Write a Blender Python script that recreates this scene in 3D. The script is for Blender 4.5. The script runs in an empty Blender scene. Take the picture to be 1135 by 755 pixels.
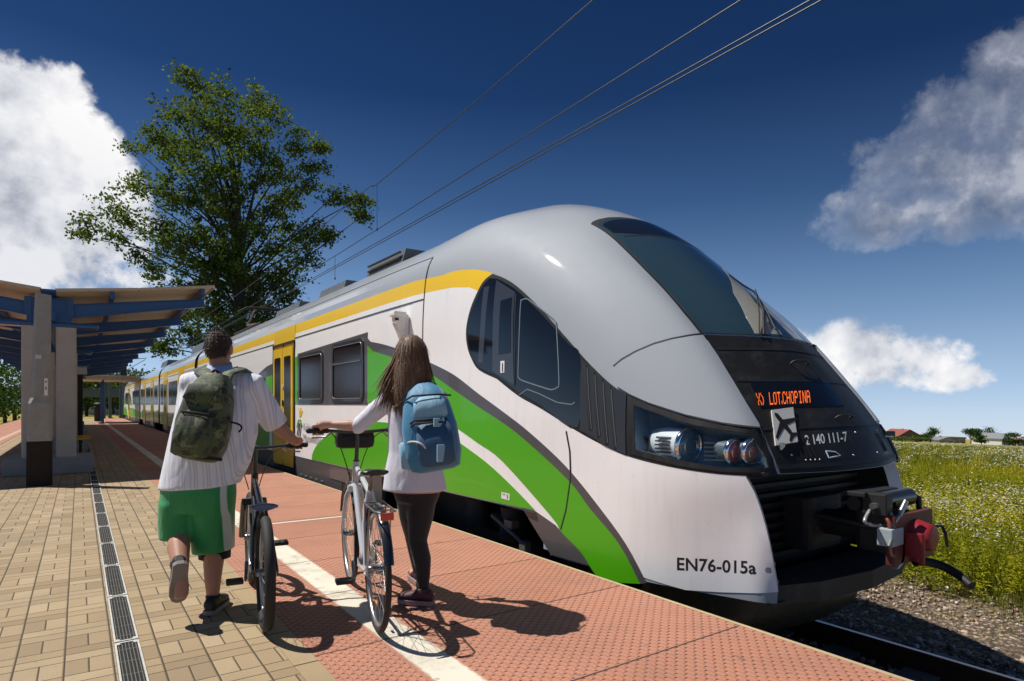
import bpy, bmesh, math, random
import numpy as np
from mathutils import Vector, Matrix, Euler
from mathutils.bvhtree import BVHTree
from mathutils.geometry import delaunay_2d_cdt
R = math.radians
random.seed(7); rng = np.random.default_rng(7)
SC = bpy.context.scene
COL = SC.collection

# ------------------------------------------------------------ camera
EYE = 1.28                       # eye above the platform top (platform top is z = 0)
FPX, VPX, HZN = 690.0, 88.0, 448.0
YAW = math.atan((567.5-VPX)/FPX)
SY, CY = math.sin(YAW), math.cos(YAW)
cam_d = bpy.data.cameras.new('camera'); cam = bpy.data.objects.new('camera', cam_d); COL.objects.link(cam)
cam.location = (0, 0, EYE); cam.rotation_euler = (R(90), 0, -YAW)
cam_d.sensor_width = 36; cam_d.lens = 36*FPX/1135; cam_d.shift_y = (HZN-377.5)/1135
cam_d.clip_start = 0.05; cam_d.clip_end = 5000
SC.camera = cam

def ray(px, py):
    u = (px-567.5)/FPX; v = (HZN-py)/FPX
    return Vector((SY+CY*u, CY-SY*u, v))
def at(px, py, d):               # survey point: image bearing and forward distance -> world
    return Vector((0, 0, EYE)) + ray(px, py)*d

# ------------------------------------------------------------ render settings
SC.view_settings.view_transform = 'Standard'
try: SC.view_settings.look = 'None'
except Exception: pass
SC.view_settings.gamma = 1; SC.view_settings.use_curve_mapping = False
SC.view_settings.exposure = 0.24
SC.cycles.max_bounces = 6; SC.cycles.transparent_max_bounces = 8

# ------------------------------------------------------------ node helper
class NT:
    def __init__(s, nt): s.nt = nt; s.l = nt.links
    def n(s, t, **k):
        x = s.nt.nodes.new(t)
        for a, b in k.items(): setattr(x, a, b)
        return x
    def put(s, sock, v):
        if isinstance(v, bpy.types.NodeSocket): s.l.new(v, sock)
        elif v is not None:
            if hasattr(sock.default_value, '__len__') and not hasattr(v, '__len__'): v = [v]*len(sock.default_value)
            if hasattr(sock.default_value, '__len__') and len(sock.default_value) == 4 and len(v) == 3: v = (*v, 1)
            sock.default_value = v
    def m(s, op, a, b=None, c=None, clamp=False):
        x = s.n('ShaderNodeMath', operation=op); x.use_clamp = clamp
        s.put(x.inputs[0], a)
        if b is not None: s.put(x.inputs[1], b)
        if c is not None: s.put(x.inputs[2], c)
        return x.outputs[0]
    def vm(s, op, a, b=None, out=0):
        x = s.n('ShaderNodeVectorMath', operation=op); s.put(x.inputs[0], a)
        if b is not None:
            if op == 'SCALE': s.put(x.inputs['Scale'], b)
            else: s.put(x.inputs[1], b)
        return x.outputs[out]
    def mix(s, f, a, b, blend='MIX'):
        x = s.n('ShaderNodeMix', data_type='RGBA', blend_type=blend)
        s.put(x.inputs[0], f); s.put(x.inputs[6], a); s.put(x.inputs[7], b)
        return x.outputs[2]
    def noise(s, vec, scale, detail=4, rough=0.55, out=0, dist=0):
        x = s.n('ShaderNodeTexNoise'); s.put(x.inputs['Vector'], vec)
        x.inputs['Scale'].default_value = scale; x.inputs['Detail'].default_value = detail
        x.inputs['Roughness'].default_value = rough; x.inputs['Distortion'].default_value = dist
        return x.outputs[out]
    def ss(s, v, lo, hi):        # smoothstep
        x = s.n('ShaderNodeMapRange', interpolation_type='SMOOTHSTEP')
        s.put(x.inputs[0], v); s.put(x.inputs[1], lo); s.put(x.inputs[2], hi)
        x.inputs[3].default_value = 0; x.inputs[4].default_value = 1
        return x.outputs[0]
    def ramp(s, f, stops):
        x = s.n('ShaderNodeValToRGB'); s.put(x.inputs[0], f); e = x.color_ramp.elements
        while len(e) > 1: e.remove(e[-1])
        for i, (p, c) in enumerate(stops):
            q = e[0] if i == 0 else e.new(p)
            q.position = p; q.color = (*c, 1) if len(c) == 3 else c
        return x.outputs[0]
    def coord(s, w='Object'): return s.n('ShaderNodeTexCoord').outputs[w]
    def pos(s): return s.n('ShaderNodeNewGeometry').outputs['Position']
    def sep(s, v):
        x = s.n('ShaderNodeSeparateXYZ'); s.put(x.inputs[0], v); return x.outputs
    def comb(s, x, y, z):
        q = s.n('ShaderNodeCombineXYZ')
        for i, v in enumerate((x, y, z)): s.put(q.inputs[i], v)
        return q.outputs[0]

def mat(name, col=(.5,.5,.5), rough=.5, metal=0, coat=0, var=0, vscale=6, bump=0, bscale=40, dirt=0, spec=None, emit=None, estr=1, trans=0, sheen=0):
    """principled with mottled colour, fine bump and an optional grime layer"""
    m = bpy.data.materials.new(name); m.use_nodes = True
    t = NT(m.node_tree); b = m.node_tree.nodes['Principled BSDF']
    b.inputs['Roughness'].default_value = rough; b.inputs['Metallic'].default_value = metal
    b.inputs['Coat Weight'].default_value = coat; b.inputs['Coat Roughness'].default_value = .04
    if spec is not None: b.inputs['Specular IOR Level'].default_value = spec
    if trans: b.inputs['Transmission Weight'].default_value = trans
    if sheen: b.inputs['Sheen Weight'].default_value = sheen
    c = (*col, 1)
    if var or dirt or bump:
        p = t.pos()
        if var:
            f = t.noise(p, vscale, 5, .6)
            c = t.mix(f, tuple(max(0, x*(1-var)) for x in col), tuple(min(1, x*(1+var)) for x in col))
        if dirt:
            g = t.ss(t.noise(p, 2.3, 6, .7), .5, .8); g2 = t.ss(t.noise(p, 31, 3, .6), .55, .75)
            k = t.m('MULTIPLY', t.m('ADD', t.m('MULTIPLY', g, .6), t.m('MULTIPLY', g2, .4)), dirt)
            c = t.mix(k, c, (.16,.13,.10))
        if bump:
            bn = t.n('ShaderNodeBump'); bn.inputs['Strength'].default_value = bump; bn.inputs['Distance'].default_value = .01
            t.put(bn.inputs['Height'], t.noise(p, bscale, 4, .6)); t.l.new(bn.outputs[0], b.inputs['Normal'])
    t.put(b.inputs['Base Color'], c)
    if emit:
        b.inputs['Emission Color'].default_value = (*emit, 1); b.inputs['Emission Strength'].default_value = estr
    return m

# ------------------------------------------------------------ object helpers
def tag(o, label=None, cat=None, group=None, kind=None):
    if label: o['label'] = label
    if cat: o['category'] = cat
    if group: o['group'] = group
    if kind: o['kind'] = kind
    return o
def thing(name, label, cat, loc=(0,0,0), rz=0, group=None):
    o = bpy.data.objects.new(name, None); o.empty_display_size = .2; COL.objects.link(o)
    o.location = loc; o.rotation_euler = (0,0,rz)
    return tag(o, label, cat, group)
def copy_tree(o, parent=None):
    c = o.copy(); COL.objects.link(c)
    if parent: c.parent = parent
    for ch in list(o.children): copy_tree(ch, c)
    return c

class MB:
    """collects faces and links them as ONE mesh object"""
    def __init__(s): s.v = []; s.f = []; s.mi = []; s.sm = []
    def add(s, vs, fs, mi=0, smooth=False, M=None):
        k = len(s.v)
        if M is not None: vs = [M @ Vector(v) for v in vs]
        s.v += [tuple(v) for v in vs]
        for f in fs:
            s.f.append(tuple(k+i for i in f)); s.mi.append(mi); s.sm.append(smooth)
        return s
    def box(s, c, d, mi=0, M=None, bev=0):
        x, y, z = (q/2 for q in d); cx, cy, cz = c
        if bev <= 0:
            vs = [(cx+a*x, cy+b*y, cz+e*z) for a in (-1,1) for b in (-1,1) for e in (-1,1)]
            return s.add(vs, [(0,1,3,2),(4,6,7,5),(0,4,5,1),(2,3,7,6),(0,2,6,4),(1,5,7,3)], mi, False, M)
        bm = bmesh.new(); bmesh.ops.create_cube(bm, size=1)
        for v in bm.verts: v.co = (v.co.x*2*x+cx, v.co.y*2*y+cy, v.co.z*2*z+cz)
        bmesh.ops.bevel(bm, geom=list(bm.edges), offset=min(bev, .49*min(d)), segments=2, profile=.6, affect='EDGES')
        bm.verts.index_update()
        s.add([v.co.copy() for v in bm.verts], [tuple(v.index for v in f.verts) for f in bm.faces], mi, False, M); bm.free(); return s
    def loft(s, rings, mi=0, smooth=True, caps=True, closed=True, M=None):
        n = len(rings[0]); vs = [p for r in rings for p in r]; fs = []
        for i in range(len(rings)-1):
            for j in range(n if closed else n-1):
                fs.append((i*n+j, i*n+(j+1) % n, (i+1)*n+(j+1) % n, (i+1)*n+j))
        s.add(vs, fs, mi, smooth, M)
        if caps:
            s.add(rings[0], [tuple(range(n))[::-1]], mi, False, M); s.add(rings[-1], [tuple(range(n))], mi, False, M)
        return s
    def tube(s, pts, r, mi=0, n=10, caps=True, M=None, flat=None, up=None):
        """swept tube; r may be a number or a list; flat = second-radius factor"""
        pts = [Vector(p) for p in pts]; rr = r if hasattr(r, '__len__') else [r]*len(pts)
        fl = flat if hasattr(flat, '__len__') else [flat or 1]*len(pts)
        rings = []; pn = None
        for i, p in enumerate(pts):
            if i == 0: t = pts[1]-pts[0]
            elif i == len(pts)-1: t = pts[-1]-pts[-2]
            else: t = (pts[i+1]-p).normalized()+(p-pts[i-1]).normalized()
            t.normalize()
            if pn is None:
                a = Vector(up) if up else (Vector((0,0,1)) if abs(t.z) < .9 else Vector((1,0,0)))
                pn = a
            nn = (pn - t*pn.dot(t)); nn.normalize(); pn = nn
            bb = t.cross(nn)
            rings.append([p + nn*math.cos(q)*rr[i] + bb*math.sin(q)*rr[i]*fl[i] for q in (2*math.pi*j/n for j in range(n))])
        return s.loft(rings, mi, True, caps, True, M)
    def lathe(s, prof, mi=0, n=24, M=None, smooth=True, caps=True):
        """profile of (radius, height) about local z"""
        rings = [[(r*math.cos(2*math.pi*j/n), r*math.sin(2*math.pi*j/n), z) for j in range(n)] for r, z in prof]
        return s.loft(rings, mi, smooth, caps, True, M)
    def torus(s, Rr, r, mi=0, n=40, k=8, M=None, squash=1):
        rings = []
        vs = []; fs = []
        for i in range(n):
            a = 2*math.pi*i/n
            for j in range(k):
                b = 2*math.pi*j/k
                q = Rr+r*math.cos(b)
                vs.append((q*math.cos(a), q*math.sin(a), r*squash*math.sin(b)))
        for i in range(n):
            for j in range(k):
                fs.append((i*k+j, ((i+1) % n)*k+j, ((i+1) % n)*k+(j+1) % k, i*k+(j+1) % k))
        return s.add(vs, fs, mi, True, M)
    def ball(s, c, r, mi=0, n=14, k=9, M=None):
        rx, ry, rz = r if hasattr(r, '__len__') else (r, r, r)
        rings = []
        for i in range(k+1):
            ph = math.pi*(i/k-.5); ph = max(-1.5, min(1.5, ph))
            rings.append([(c[0]+rx*math.cos(ph)*math.cos(2*math.pi*j/n), c[1]+ry*math.cos(ph)*math.sin(2*math.pi*j/n), c[2]+rz*math.sin(ph)) for j in range(n)])
        return s.loft(rings, mi, True, True, True, M)
    def prism(s, poly, lo, hi, mi=0, axis='z', M=None):
        """polygon (2D) extruded along an axis"""
        def P(a, b, h): return {'z': (a, b, h), 'y': (a, h, b), 'x': (h, a, b)}[axis]
        n = len(poly)
        vs = [P(a, b, lo) for a, b in poly]+[P(a, b, hi) for a, b in poly]
        fs = [tuple(range(n))[::-1], tuple(range(n, 2*n))]+[(i, (i+1) % n, n+(i+1) % n, n+i) for i in range(n)]
        return s.add(vs, fs, mi, False, M)
    def build(s, name, mats, parent=None, fix=True):
        me = bpy.data.meshes.new(name)
        me.from_pydata(s.v, [], s.f)
        if not hasattr(mats, '__len__'): mats = [mats]
        for m in mats: me.materials.append(m)
        me.polygons.foreach_set('material_index', s.mi); me.polygons.foreach_set('use_smooth', s.sm)
        if fix:
            bm = bmesh.new(); bm.from_mesh(me); bmesh.ops.recalc_face_normals(bm, faces=list(bm.faces)); bm.to_mesh(me); bm.free()
        me.update()
        o = bpy.data.objects.new(name, me); COL.objects.link(o)
        if parent: o.parent = parent
        return o
def bez(p0, p1, p2, n=8):
    p0, p1, p2 = Vector(p0), Vector(p1), Vector(p2)
    return [p0*(1-t)**2+p1*2*t*(1-t)+p2*t*t for t in (i/n for i in range(n+1))]
def rrect(x0, y0, x1, y1, r, n=5):
    out = []
    for cx, cy, a0 in ((x1-r, y1-r, 0), (x0+r, y1-r, 90), (x0+r, y0+r, 180), (x1-r, y0+r, 270)):
        for i in range(n+1):
            a = R(a0+90*i/n); out.append((cx+r*math.cos(a), cy+r*math.sin(a)))
    return out
def smooth_poly(pts, k=6, closed=False):
    """Catmull-Rom through 2D points"""
    out = []; n = len(pts)
    for i in range(n if closed else n-1):
        g = lambda j: pts[j % n] if closed else pts[max(0, min(n-1, j))]
        p0, p1, p2, p3 = g(i-1), g(i), g(i+1), g(i+2)
        for q in range(k):
            t = q/k
            out.append(tuple(.5*((2*b)+(-a+c)*t+(2*a-5*b+4*c-d)*t*t+(-a+3*b-3*c+d)*t**3) for a, b, c, d in zip(p0, p1, p2, p3)))
    if not closed: out.append(tuple(pts[-1]))
    return out
def text_faces(s, size=1, bold=0, spacing=1):
    """text outline -> (verts2d, faces)"""
    cu = bpy.data.curves.new('lettering', 'FONT'); cu.body = s; cu.size = size; cu.offset = bold; cu.space_character = spacing
    cu.align_x = 'LEFT'; cu.resolution_u = 3
    o = bpy.data.objects.new('lettering', cu); COL.objects.link(o)
    dg = bpy.context.evaluated_depsgraph_get(); me = o.evaluated_get(dg).to_mesh()
    vs = [(v.co.x, v.co.y) for v in me.vertices]; fs = [tuple(p.vertices) for p in me.polygons]
    o.evaluated_get(dg).to_mesh_clear(); bpy.data.objects.remove(o); bpy.data.curves.remove(cu)
    return vs, fs

# ------------------------------------------------------------ light
SUN_EL, SUN_AZ = R(58.5), math.atan2(-.68, .73)         # azimuth measured from +Y towards +X
sd = Vector((math.sin(SUN_AZ)*math.cos(SUN_EL), math.cos(SUN_AZ)*math.cos(SUN_EL), math.sin(SUN_EL)))
sl = bpy.data.lights.new('sun', 'SUN'); so = bpy.data.objects.new('sun', sl); COL.objects.link(so)
sl.energy = 4.6; sl.angle = R(.55); sl.color = (1, .955, .88)
so.rotation_euler = (-sd).to_track_quat('-Z', 'Y').to_euler(); so.location = (-20, 25, 60)

def build_world():
    w = bpy.data.worlds.new('World'); SC.world = w; w.use_nodes = True
    t = NT(w.node_tree); bg = w.node_tree.nodes['Background']
    g = t.coord('Generated'); d = t.vm('NORMALIZE', g); x, y, z = t.sep(d)
    sky = t.n('ShaderNodeTexSky', sky_type='NISHITA'); sky.sun_disc = False
    sky.sun_elevation = SUN_EL; sky.sun_rotation = SUN_AZ
    sky.air_density = 1.0; sky.dust_density = .4; sky.ozone_density = 3.0; sky.altitude = 300
    z2 = t.m('MAXIMUM', t.m('ADD', z, .075), .012)
    t.put(sky.inputs['Vector'], t.vm('NORMALIZE', t.comb(x, y, z2)))
    # the deep polarised blue overhead, fading to pale haze at the horizon
    el = t.m('ADD', z, .06)
    tint = t.ramp(el, [(0, (1.02,1.05,1.42)), (.05, (1.12,1.09,1.26)), (.14, (1.02,1.0,1.02)), (.24, (.66,.75,.83)), (.36, (.28,.41,.55)), (.50, (.09,.19,.33)), (.62, (.065,.155,.28)), (1, (.30,.36,.46))])
    skyc = t.mix(1, sky.outputs[0], tint, 'MULTIPLY')
    az = t.m('ARCTAN2', x, y); elv = t.m('ARCSINE', z)
    blobs = []
    def B(px, py, rx, ry, s=1):
        v = ray(px, py).normalized(); k = 1/FPX*math.cos(math.atan((px-567.5)/FPX))**2
        blobs.append((math.atan2(v.x, v.y), math.asin(v.z), rx*k, ry*k*1.1, s))
    # great cumulus on the left
    B(30,140,85,72,1.5); B(65,185,85,75,1.6); B(95,235,88,62,1.4); B(10,220,110,90,1.6); B(120,265,60,40); B(40,290,150,55,.9); B(-60,190,110,130,1.1); B(70,95,40,28,.8)
    # dark ragged cloud, upper right
    B(1120,75,75,55); B(1065,120,62,50,.9); B(1040,180,95,52,.9); B(1130,185,110,85); B(985,240,75,32,.8); B(1090,235,90,38,.85); B(965,165,30,16,.5); B(1180,50,80,60); B(935,225,22,12,.5)
    # low cumulus behind the train
    B(950,385,60,34,1.1); B(1000,402,72,36,1.1); B(1050,418,52,20,1); B(900,400,70,36); B(975,365,22,12,.7)
    P = t.comb(az, elv, 0.0); tot = None
    for a, e, ra, re, s in blobs:
        q = t.vm('MULTIPLY', t.vm('SUBTRACT', P, (a, e, 0.0)), (1/ra, 1/re, 0.0))
        f = t.m('MULTIPLY_ADD', t.vm('DOT_PRODUCT', q, q, 1), -.75*s, 1.01*s)
        tot = f if tot is None else t.m('SMOOTH_MAX', tot, f, .25)
    tot = t.m('MAXIMUM', tot, -2)
    def billow(dirv, o1, o2):
        n1 = t.noise(dirv, 5.5, o1, .60, dist=.25); n2 = t.noise(dirv, 17, o2, .62)
        return t.m('ADD', t.m('MULTIPLY', t.m('SUBTRACT', n1, .5), 2.7), t.m('MULTIPLY', t.m('SUBTRACT', n2, .5), 1.3))
    D0 = t.m('ADD', tot, billow(d, 6, 5))
    D1 = t.m('ADD', tot, billow(t.vm('ADD', d, (-.030, .022, .045)), 3, 2))
    fine = t.noise(d, 48, 4, .65)
    D0 = t.m('ADD', D0, t.m('MULTIPLY', t.m('SUBTRACT', fine, .5), .55))
    kk = t.m('MULTIPLY', t.ss(az, .55, 1.05), t.ss(elv, .06, .18))
    cover = t.m('MULTIPLY', t.ss(D0, .02, t.m('ADD', .55, t.m('MULTIPLY', kk, .75))), t.m('SUBTRACT', 1, t.m('MULTIPLY', kk, .10)))
    lit = t.m('ADD', t.m('SUBTRACT', .92, t.m('MULTIPLY', t.ss(az, .3, .8), .16)), t.m('MULTIPLY', t.m('SUBTRACT', D0, D1), .55), clamp=True)
    # the right-hand cloud shows its shaded base, the left one its lit flank
    side = t.ss(az, .55, 1.05); low = t.ss(elv, .06, .18)
    k = t.m('MULTIPLY', side, low)
    core = t.ss(D0, t.m('SUBTRACT', .35, t.m('MULTIPLY', k, .25)), t.m('SUBTRACT', 1.5, t.m('MULTIPLY', k, .75)))
    shade = t.m('SUBTRACT', lit, t.m('MULTIPLY', core, t.m('ADD', .03, t.m('MULTIPLY', k, .50))), clamp=True)
    top = t.ss(elv, .16, .40)
    shade = t.m('SUBTRACT', shade, t.m('MULTIPLY', t.m('SUBTRACT', 1, side), t.m('MULTIPLY', t.m('SUBTRACT', 1, top), .22)), clamp=True)
    cc = t.ramp(shade, [(0, (1.55,1.75,2.3)), (.35, (3.3,3.55,4.3)), (.7, (7.2,7.3,7.7)), (1, (9.8,9.65,9.6))])
    fin = t.mix(t.m('MULTIPLY', cover, .96), skyc, cc)
    t.put(bg.inputs['Color'], fin); bg.inputs['Strength'].default_value = .09
build_world()
# ============================================================ TRAIN
XC, HW, Y8 = 4.8, 1.44, 8.0
L_TRAIN = Vector((XC, 2.0, -.72))
train = thing('train', 'silver white and green passenger train with black nose panel standing at the platform', 'train', L_TRAIN)
def wp(mb, name, mats, parent=train, label=None):       # part built in world coordinates
    o = mb.build(name, mats, parent)
    if parent is not None and parent.type == 'EMPTY': o.location = -parent.location
    if label: o['label'] = label
    return o

def paint(name, col, rough=.3, coat=.35, dirt=.10, metal=0, streak=.25):
    """sun-bleached rail vehicle paint: mottling, dust, vertical wash streaks and small chips"""
    m = mat(name, col, rough, metal, coat)
    t = NT(m.node_tree); b = m.node_tree.nodes['Principled BSDF']; p = t.pos()
    s = t.noise(t.vm('MULTIPLY', p, (2.2, 5.5, .5)), 2.2, 5, .65)
    f = t.noise(p, 1.1, 4, .6)
    c = t.mix(t.m('MULTIPLY', t.ss(s, .45, .8), streak), (*col, 1), tuple(q*.62+.05 for q in col))
    c = t.mix(t.m('MULTIPLY', t.ss(f, .4, .8), dirt*2), c, tuple(q*.7+.08 for q in col))
    chip = t.ss(t.noise(t.vm('MULTIPLY', p, (1, 1, 2.5)), 37, 2, .5), .70, .74)
    c = t.mix(t.m('MULTIPLY', chip, dirt*3.2, clamp=True), c, (.10,.085,.07))
    t.put(b.inputs['Base Color'], c)
    t.put(b.inputs['Roughness'], t.m('ADD', rough-.06, t.m('MULTIPLY', t.noise(p, 6, 5, .7), .16)))
    bn = t.n('ShaderNodeBump'); bn.inputs['Strength'].default_value = .05; bn.inputs['Distance'].default_value = .02
    t.put(bn.inputs['Height'], t.noise(p, 3.0, 2, .5)); t.l.new(bn.outputs[0], b.inputs['Normal'])
    return m
M_SIL = paint('silver_paint', (.345,.372,.41), .60, .8, .04, metal=0, streak=.08)
M_SIL.node_tree.nodes['Principled BSDF'].inputs['Specular IOR Level'].default_value = .3
M_WHI = paint('white_paint', (.88,.87,.862), .38, .3, .07)
M_YEL = paint('yellow_paint', (.86,.55,.005), .36, .25, .03, streak=.1)
M_GRN = paint('green_paint', (.075,.39,.0), .34, .2, .03, streak=.10)
M_GRY = paint('dark_grey_paint', (.075,.068,.072), .38, .3, .06)
M_SKT = paint('skirt_grey_paint', (.06,.052,.05), .5, .1, .10)
M_BLK = paint('black_panel_paint', (.013,.0125,.012), .50, .04, .10, streak=.5)
M_BLK.node_tree.nodes['Principled BSDF'].inputs['Specular IOR Level'].default_value = .28
M_GLS = mat('tinted_glass', (.026,.056,.070), .06, 0, 1, spec=.6)
M_CGL = mat('cab_glass', (.006,.008,.010), .05, 0, .25, spec=.45)
M_WIN = mat('carriage_window_glass', (.020,.014,.011), .14, 0, 0, spec=.22)
M_RUB = mat('black_rubber', (.012,.012,.012), .6, var=.2)
M_GRL = mat('grille_black', (.020,.022,.024), .42, coat=.2, var=.2)
M_STL = mat('bare_steel', (.42,.42,.42), .34, .9, var=.15)
M_CHR = mat('chrome', (.8,.8,.8), .12, 1)
M_DRK = mat('underframe_black', (.014,.012,.011), .75, var=.4, bump=.3)
M_LGR = mat('lamp_housing_grey', (.82,.83,.83), .4)
M_RED = mat('coupler_red', (.26,.014,.020), .42, var=.25, vscale=12, dirt=.5, bump=.1)
M_WHT = mat('lettering_white', (.78,.78,.78), .5)
M_INK = mat('lettering_black', (.012,.012,.012), .5)
M_LED = mat('led_orange', (.7,.13,.02), .4, emit=(1,.15,.02), estr=.75)
M_SGN = mat('sign_grey_white', (.52,.52,.50), .5, var=.08, vscale=30)
M_CAV = mat('cavity_black', (.010,.009,.009), .8, var=.5, vscale=3)  # mottled near-black for the bay walls, car ends and undersides

def nspline(ts, P, tq):
    """natural cubic spline through P (n,k) at parameters ts, evaluated at tq"""
    ts = np.asarray(ts, float); P = np.asarray(P, float); n = len(ts); h = np.diff(ts)
    A = np.zeros((n, n)); rhs = np.zeros((n, P.shape[1])); A[0,0] = A[-1,-1] = 1
    for i in range(1, n-1):
        A[i,i-1] = h[i-1]; A[i,i] = 2*(h[i-1]+h[i]); A[i,i+1] = h[i]
        rhs[i] = 6*((P[i+1]-P[i])/h[i]-(P[i]-P[i-1])/h[i-1])
    S = np.linalg.solve(A, rhs)
    k = np.clip(np.searchsorted(ts, tq, side='right')-1, 0, n-2); d = (np.asarray(tq)-ts[k])[:,None]; hh = h[k][:,None]
    a = (S[k+1]-S[k])/(6*hh); b = S[k]/2; c = (P[k+1]-P[k])/hh-hh*(2*S[k]+S[k+1])/6
    return P[k]+c*d+b*d*d+a*d**3

NZ = [-.05,.4,.8,1.13,1.5,1.86,2.3,2.7,3.0,3.2,3.35,3.47,3.53,3.55]
NR = [[(0,2.24),(.5,2.28),(.98,2.40),(1.11,2.62),(1.26,3.05),(1.365,3.75),(1.43,5.2),(1.44,8)],
 [(0,2.22),(.48,2.26),(.95,2.39),(1.09,2.62),(1.25,3.05),(1.36,3.75),(1.43,5.2),(1.44,8)],
 [(0,2.30),(.43,2.34),(.86,2.46),(1.05,2.70),(1.23,3.1),(1.35,3.75),(1.43,5.2),(1.44,8)],
 [(0,2.47),(.41,2.51),(.82,2.62),(1.02,2.86),(1.21,3.22),(1.34,3.82),(1.42,5.2),(1.44,8)],
 [(0,2.74),(.39,2.78),(.785,2.89),(1.0,3.13),(1.19,3.48),(1.325,4.0),(1.41,5.3),(1.44,8)],
 [(0,3.02),(.375,3.06),(.75,3.18),(.97,3.42),(1.17,3.76),(1.31,4.25),(1.40,5.5),(1.44,8)],
 [(0,3.46),(.36,3.50),(.72,3.63),(.95,3.87),(1.15,4.2),(1.29,4.68),(1.39,5.8),(1.44,8)],
 [(0,3.90),(.345,3.95),(.69,4.08),(.91,4.34),(1.10,4.68),(1.25,5.15),(1.36,6.1),(1.42,8)],
 [(0,4.27),(.33,4.32),(.65,4.48),(.84,4.74),(1.01,5.1),(1.16,5.6),(1.28,6.5),(1.345,8)],
 [(0,4.60),(.28,4.65),(.55,4.83),(.71,5.1),(.86,5.45),(1.0,5.95),(1.11,6.8),(1.16,8)],
 [(0,4.95),(.21,5.0),(.42,5.2),(.55,5.5),(.68,5.85),(.81,6.3),(.91,7.05),(.95,8)],
 [(0,5.40),(.14,5.46),(.27,5.64),(.36,5.9),(.46,6.2),(.56,6.65),(.63,7.25),(.66,8)],
 [(0,5.85),(.08,5.9),(.15,6.05),(.2,6.25),(.25,6.5),(.3,6.85),(.34,7.35),(.36,8)],
 [(0,6.3),(0,6.35),(0,6.45),(0,6.6),(0,6.8),(0,7.1),(0,7.5),(0,8)]]
NT_U = [0,.42,.85,1.2,1.6,2.3,3.8,6.5]
NV = [0,.45,.87,1.25,1.7,2.15,2.77,3.37,3.85,4.2,4.6,5.0,5.5,6.0]
def nose_grid():
    us = np.concatenate([np.linspace(0,.85,15)[:-1], np.linspace(.85,2.3,42)[:-1], np.linspace(2.3,6.5,44)])
    zlev = np.unique(np.round(np.concatenate([np.linspace(-.05,3.3,86), [.30,.8,2.53,2.62,2.80], np.linspace(3.3,3.55,16)]), 4))
    rows = []
    full_t = [-x for x in NT_U[:0:-1]]+NT_U+[8.5, 10.5]
    for z, r in zip(NZ, NR):
        r = list(r); k = np.interp(z, [.3,.8,2.3,3.2], [0,1,1,0])
        (w0, y0), (w3, y3), (w4, y4) = r[2], r[3], r[4]
        r[3] = (w3+(w0+.165-w3)*k*.95, y3+(y0+.06-y3)*k*.95); r[4] = (w4+(w0+.36-w4)*k*.6, y4+(y0+.31-y4)*k*.6)
        pts = [(-w, y) for w, y in r[:0:-1]]+list(r)+[(r[-1][0], 10), (r[-1][0], 12)]
        rows.append(nspline(full_t, pts, us))
    rows = np.array(rows)                                 # (levels, nu, 2)
    vz = nspline(NV, np.array(NZ)[:,None], np.linspace(0,6,1200))[:,0]
    vz = np.maximum.accumulate(vz)
    vq = np.interp(zlev, vz, np.linspace(0,6,1200))
    G = np.stack([nspline(NV, rows[:,i,:], vq) for i in range(len(us))], 1)   # (nz, nu, 2)
    G[:,0,0] = 0; G[...,0] = np.clip(G[...,0], 0, 1.445); G[-1,:,0] = 0
    return us, zlev, G
US, ZL, NG = nose_grid()
NGZ = np.repeat(ZL[:,None], NG.shape[1], 1)
_s = np.clip((ZL-2.75)/.6, 0, 1); _s = (_s*_s*(3-2*_s))[:,None]
NGZ = NGZ+.125*_s*np.exp(-((NG[...,1]-5.9)/.95)**2)*(1-np.clip((NG[...,1]-7)/1, 0, 1))
SEC_Z = [-.05,.30,.8,1.5,2.2,2.45,2.53,2.62,2.68,2.74,2.80,2.90,3.0,3.06,3.12,3.2,3.28,3.35,3.42,3.47,3.51,3.535,3.55]
SEC_W = np.interp(SEC_Z, ZL, NG[:,-1,0])
# survey surface used to lay the livery panels on the body
_v = []; _f = []
nz, nu = NG.shape[:2]
for s in (-1, 1):
    k = len(_v)
    for i in range(nz):
        for j in range(nu): _v.append((XC+s*NG[i,j,0], NG[i,j,1], NGZ[i,j]))
        for y in (16, 76): _v.append((XC+s*NG[i,-1,0], y, ZL[i]))
    w = nu+2; b0 = len(_v)
    for j in range(w): _v.append((_v[k+j][0], _v[k+j][1], -.3))
    for j in range(w-1): _f.append((b0+j, b0+j+1, k+j+1, k+j))
    for i in range(nz-1):
        for j in range(w-1): _f.append((k+i*w+j, k+i*w+j+1, k+(i+1)*w+j+1, k+(i+1)*w+j))
SURF = BVHTree.FromPolygons(_v, _f)
def hit(px, py):
    p, n, i, d = SURF.ray_cast(Vector((0,0,EYE)), ray(px, py).normalized())
    if p is None: raise ValueError('no body surface at %s,%s' % (px, py))
    return p, (n if n.dot(p-Vector((0,0,EYE))) < 0 else -n)
def S(*pts): return smooth_poly(list(pts), 4)
def H2(pts): return [(p.y, p.z) for p in (hit(*q)[0] for q in pts)]
def side_pt(y, z):
    p, n, i, d = SURF.ray_cast(Vector((0, y, z)), Vector((1,0,0)))
    if p is None:
        p, n, i, d = SURF.find_nearest(Vector((XC-1.3, y, z)))
    return p, (n if n.x < 0 else -n)
DG_D = Vector((.72,.694,0)).normalized(); DG_E = Vector((.694,-.72,0)).normalized()
def diag_pt(u, z):
    p, n, i, d = SURF.ray_cast(Vector((XC,4,0))+DG_E*u-DG_D*8+Vector((0,0,z)), DG_D)
    if p is None: p, n, i, d = SURF.find_nearest(Vector((XC,4,0))+DG_E*u-DG_D*1.2+Vector((0,0,z)))
    return p, (n if n.dot(DG_D) < 0 else -n)
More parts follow.
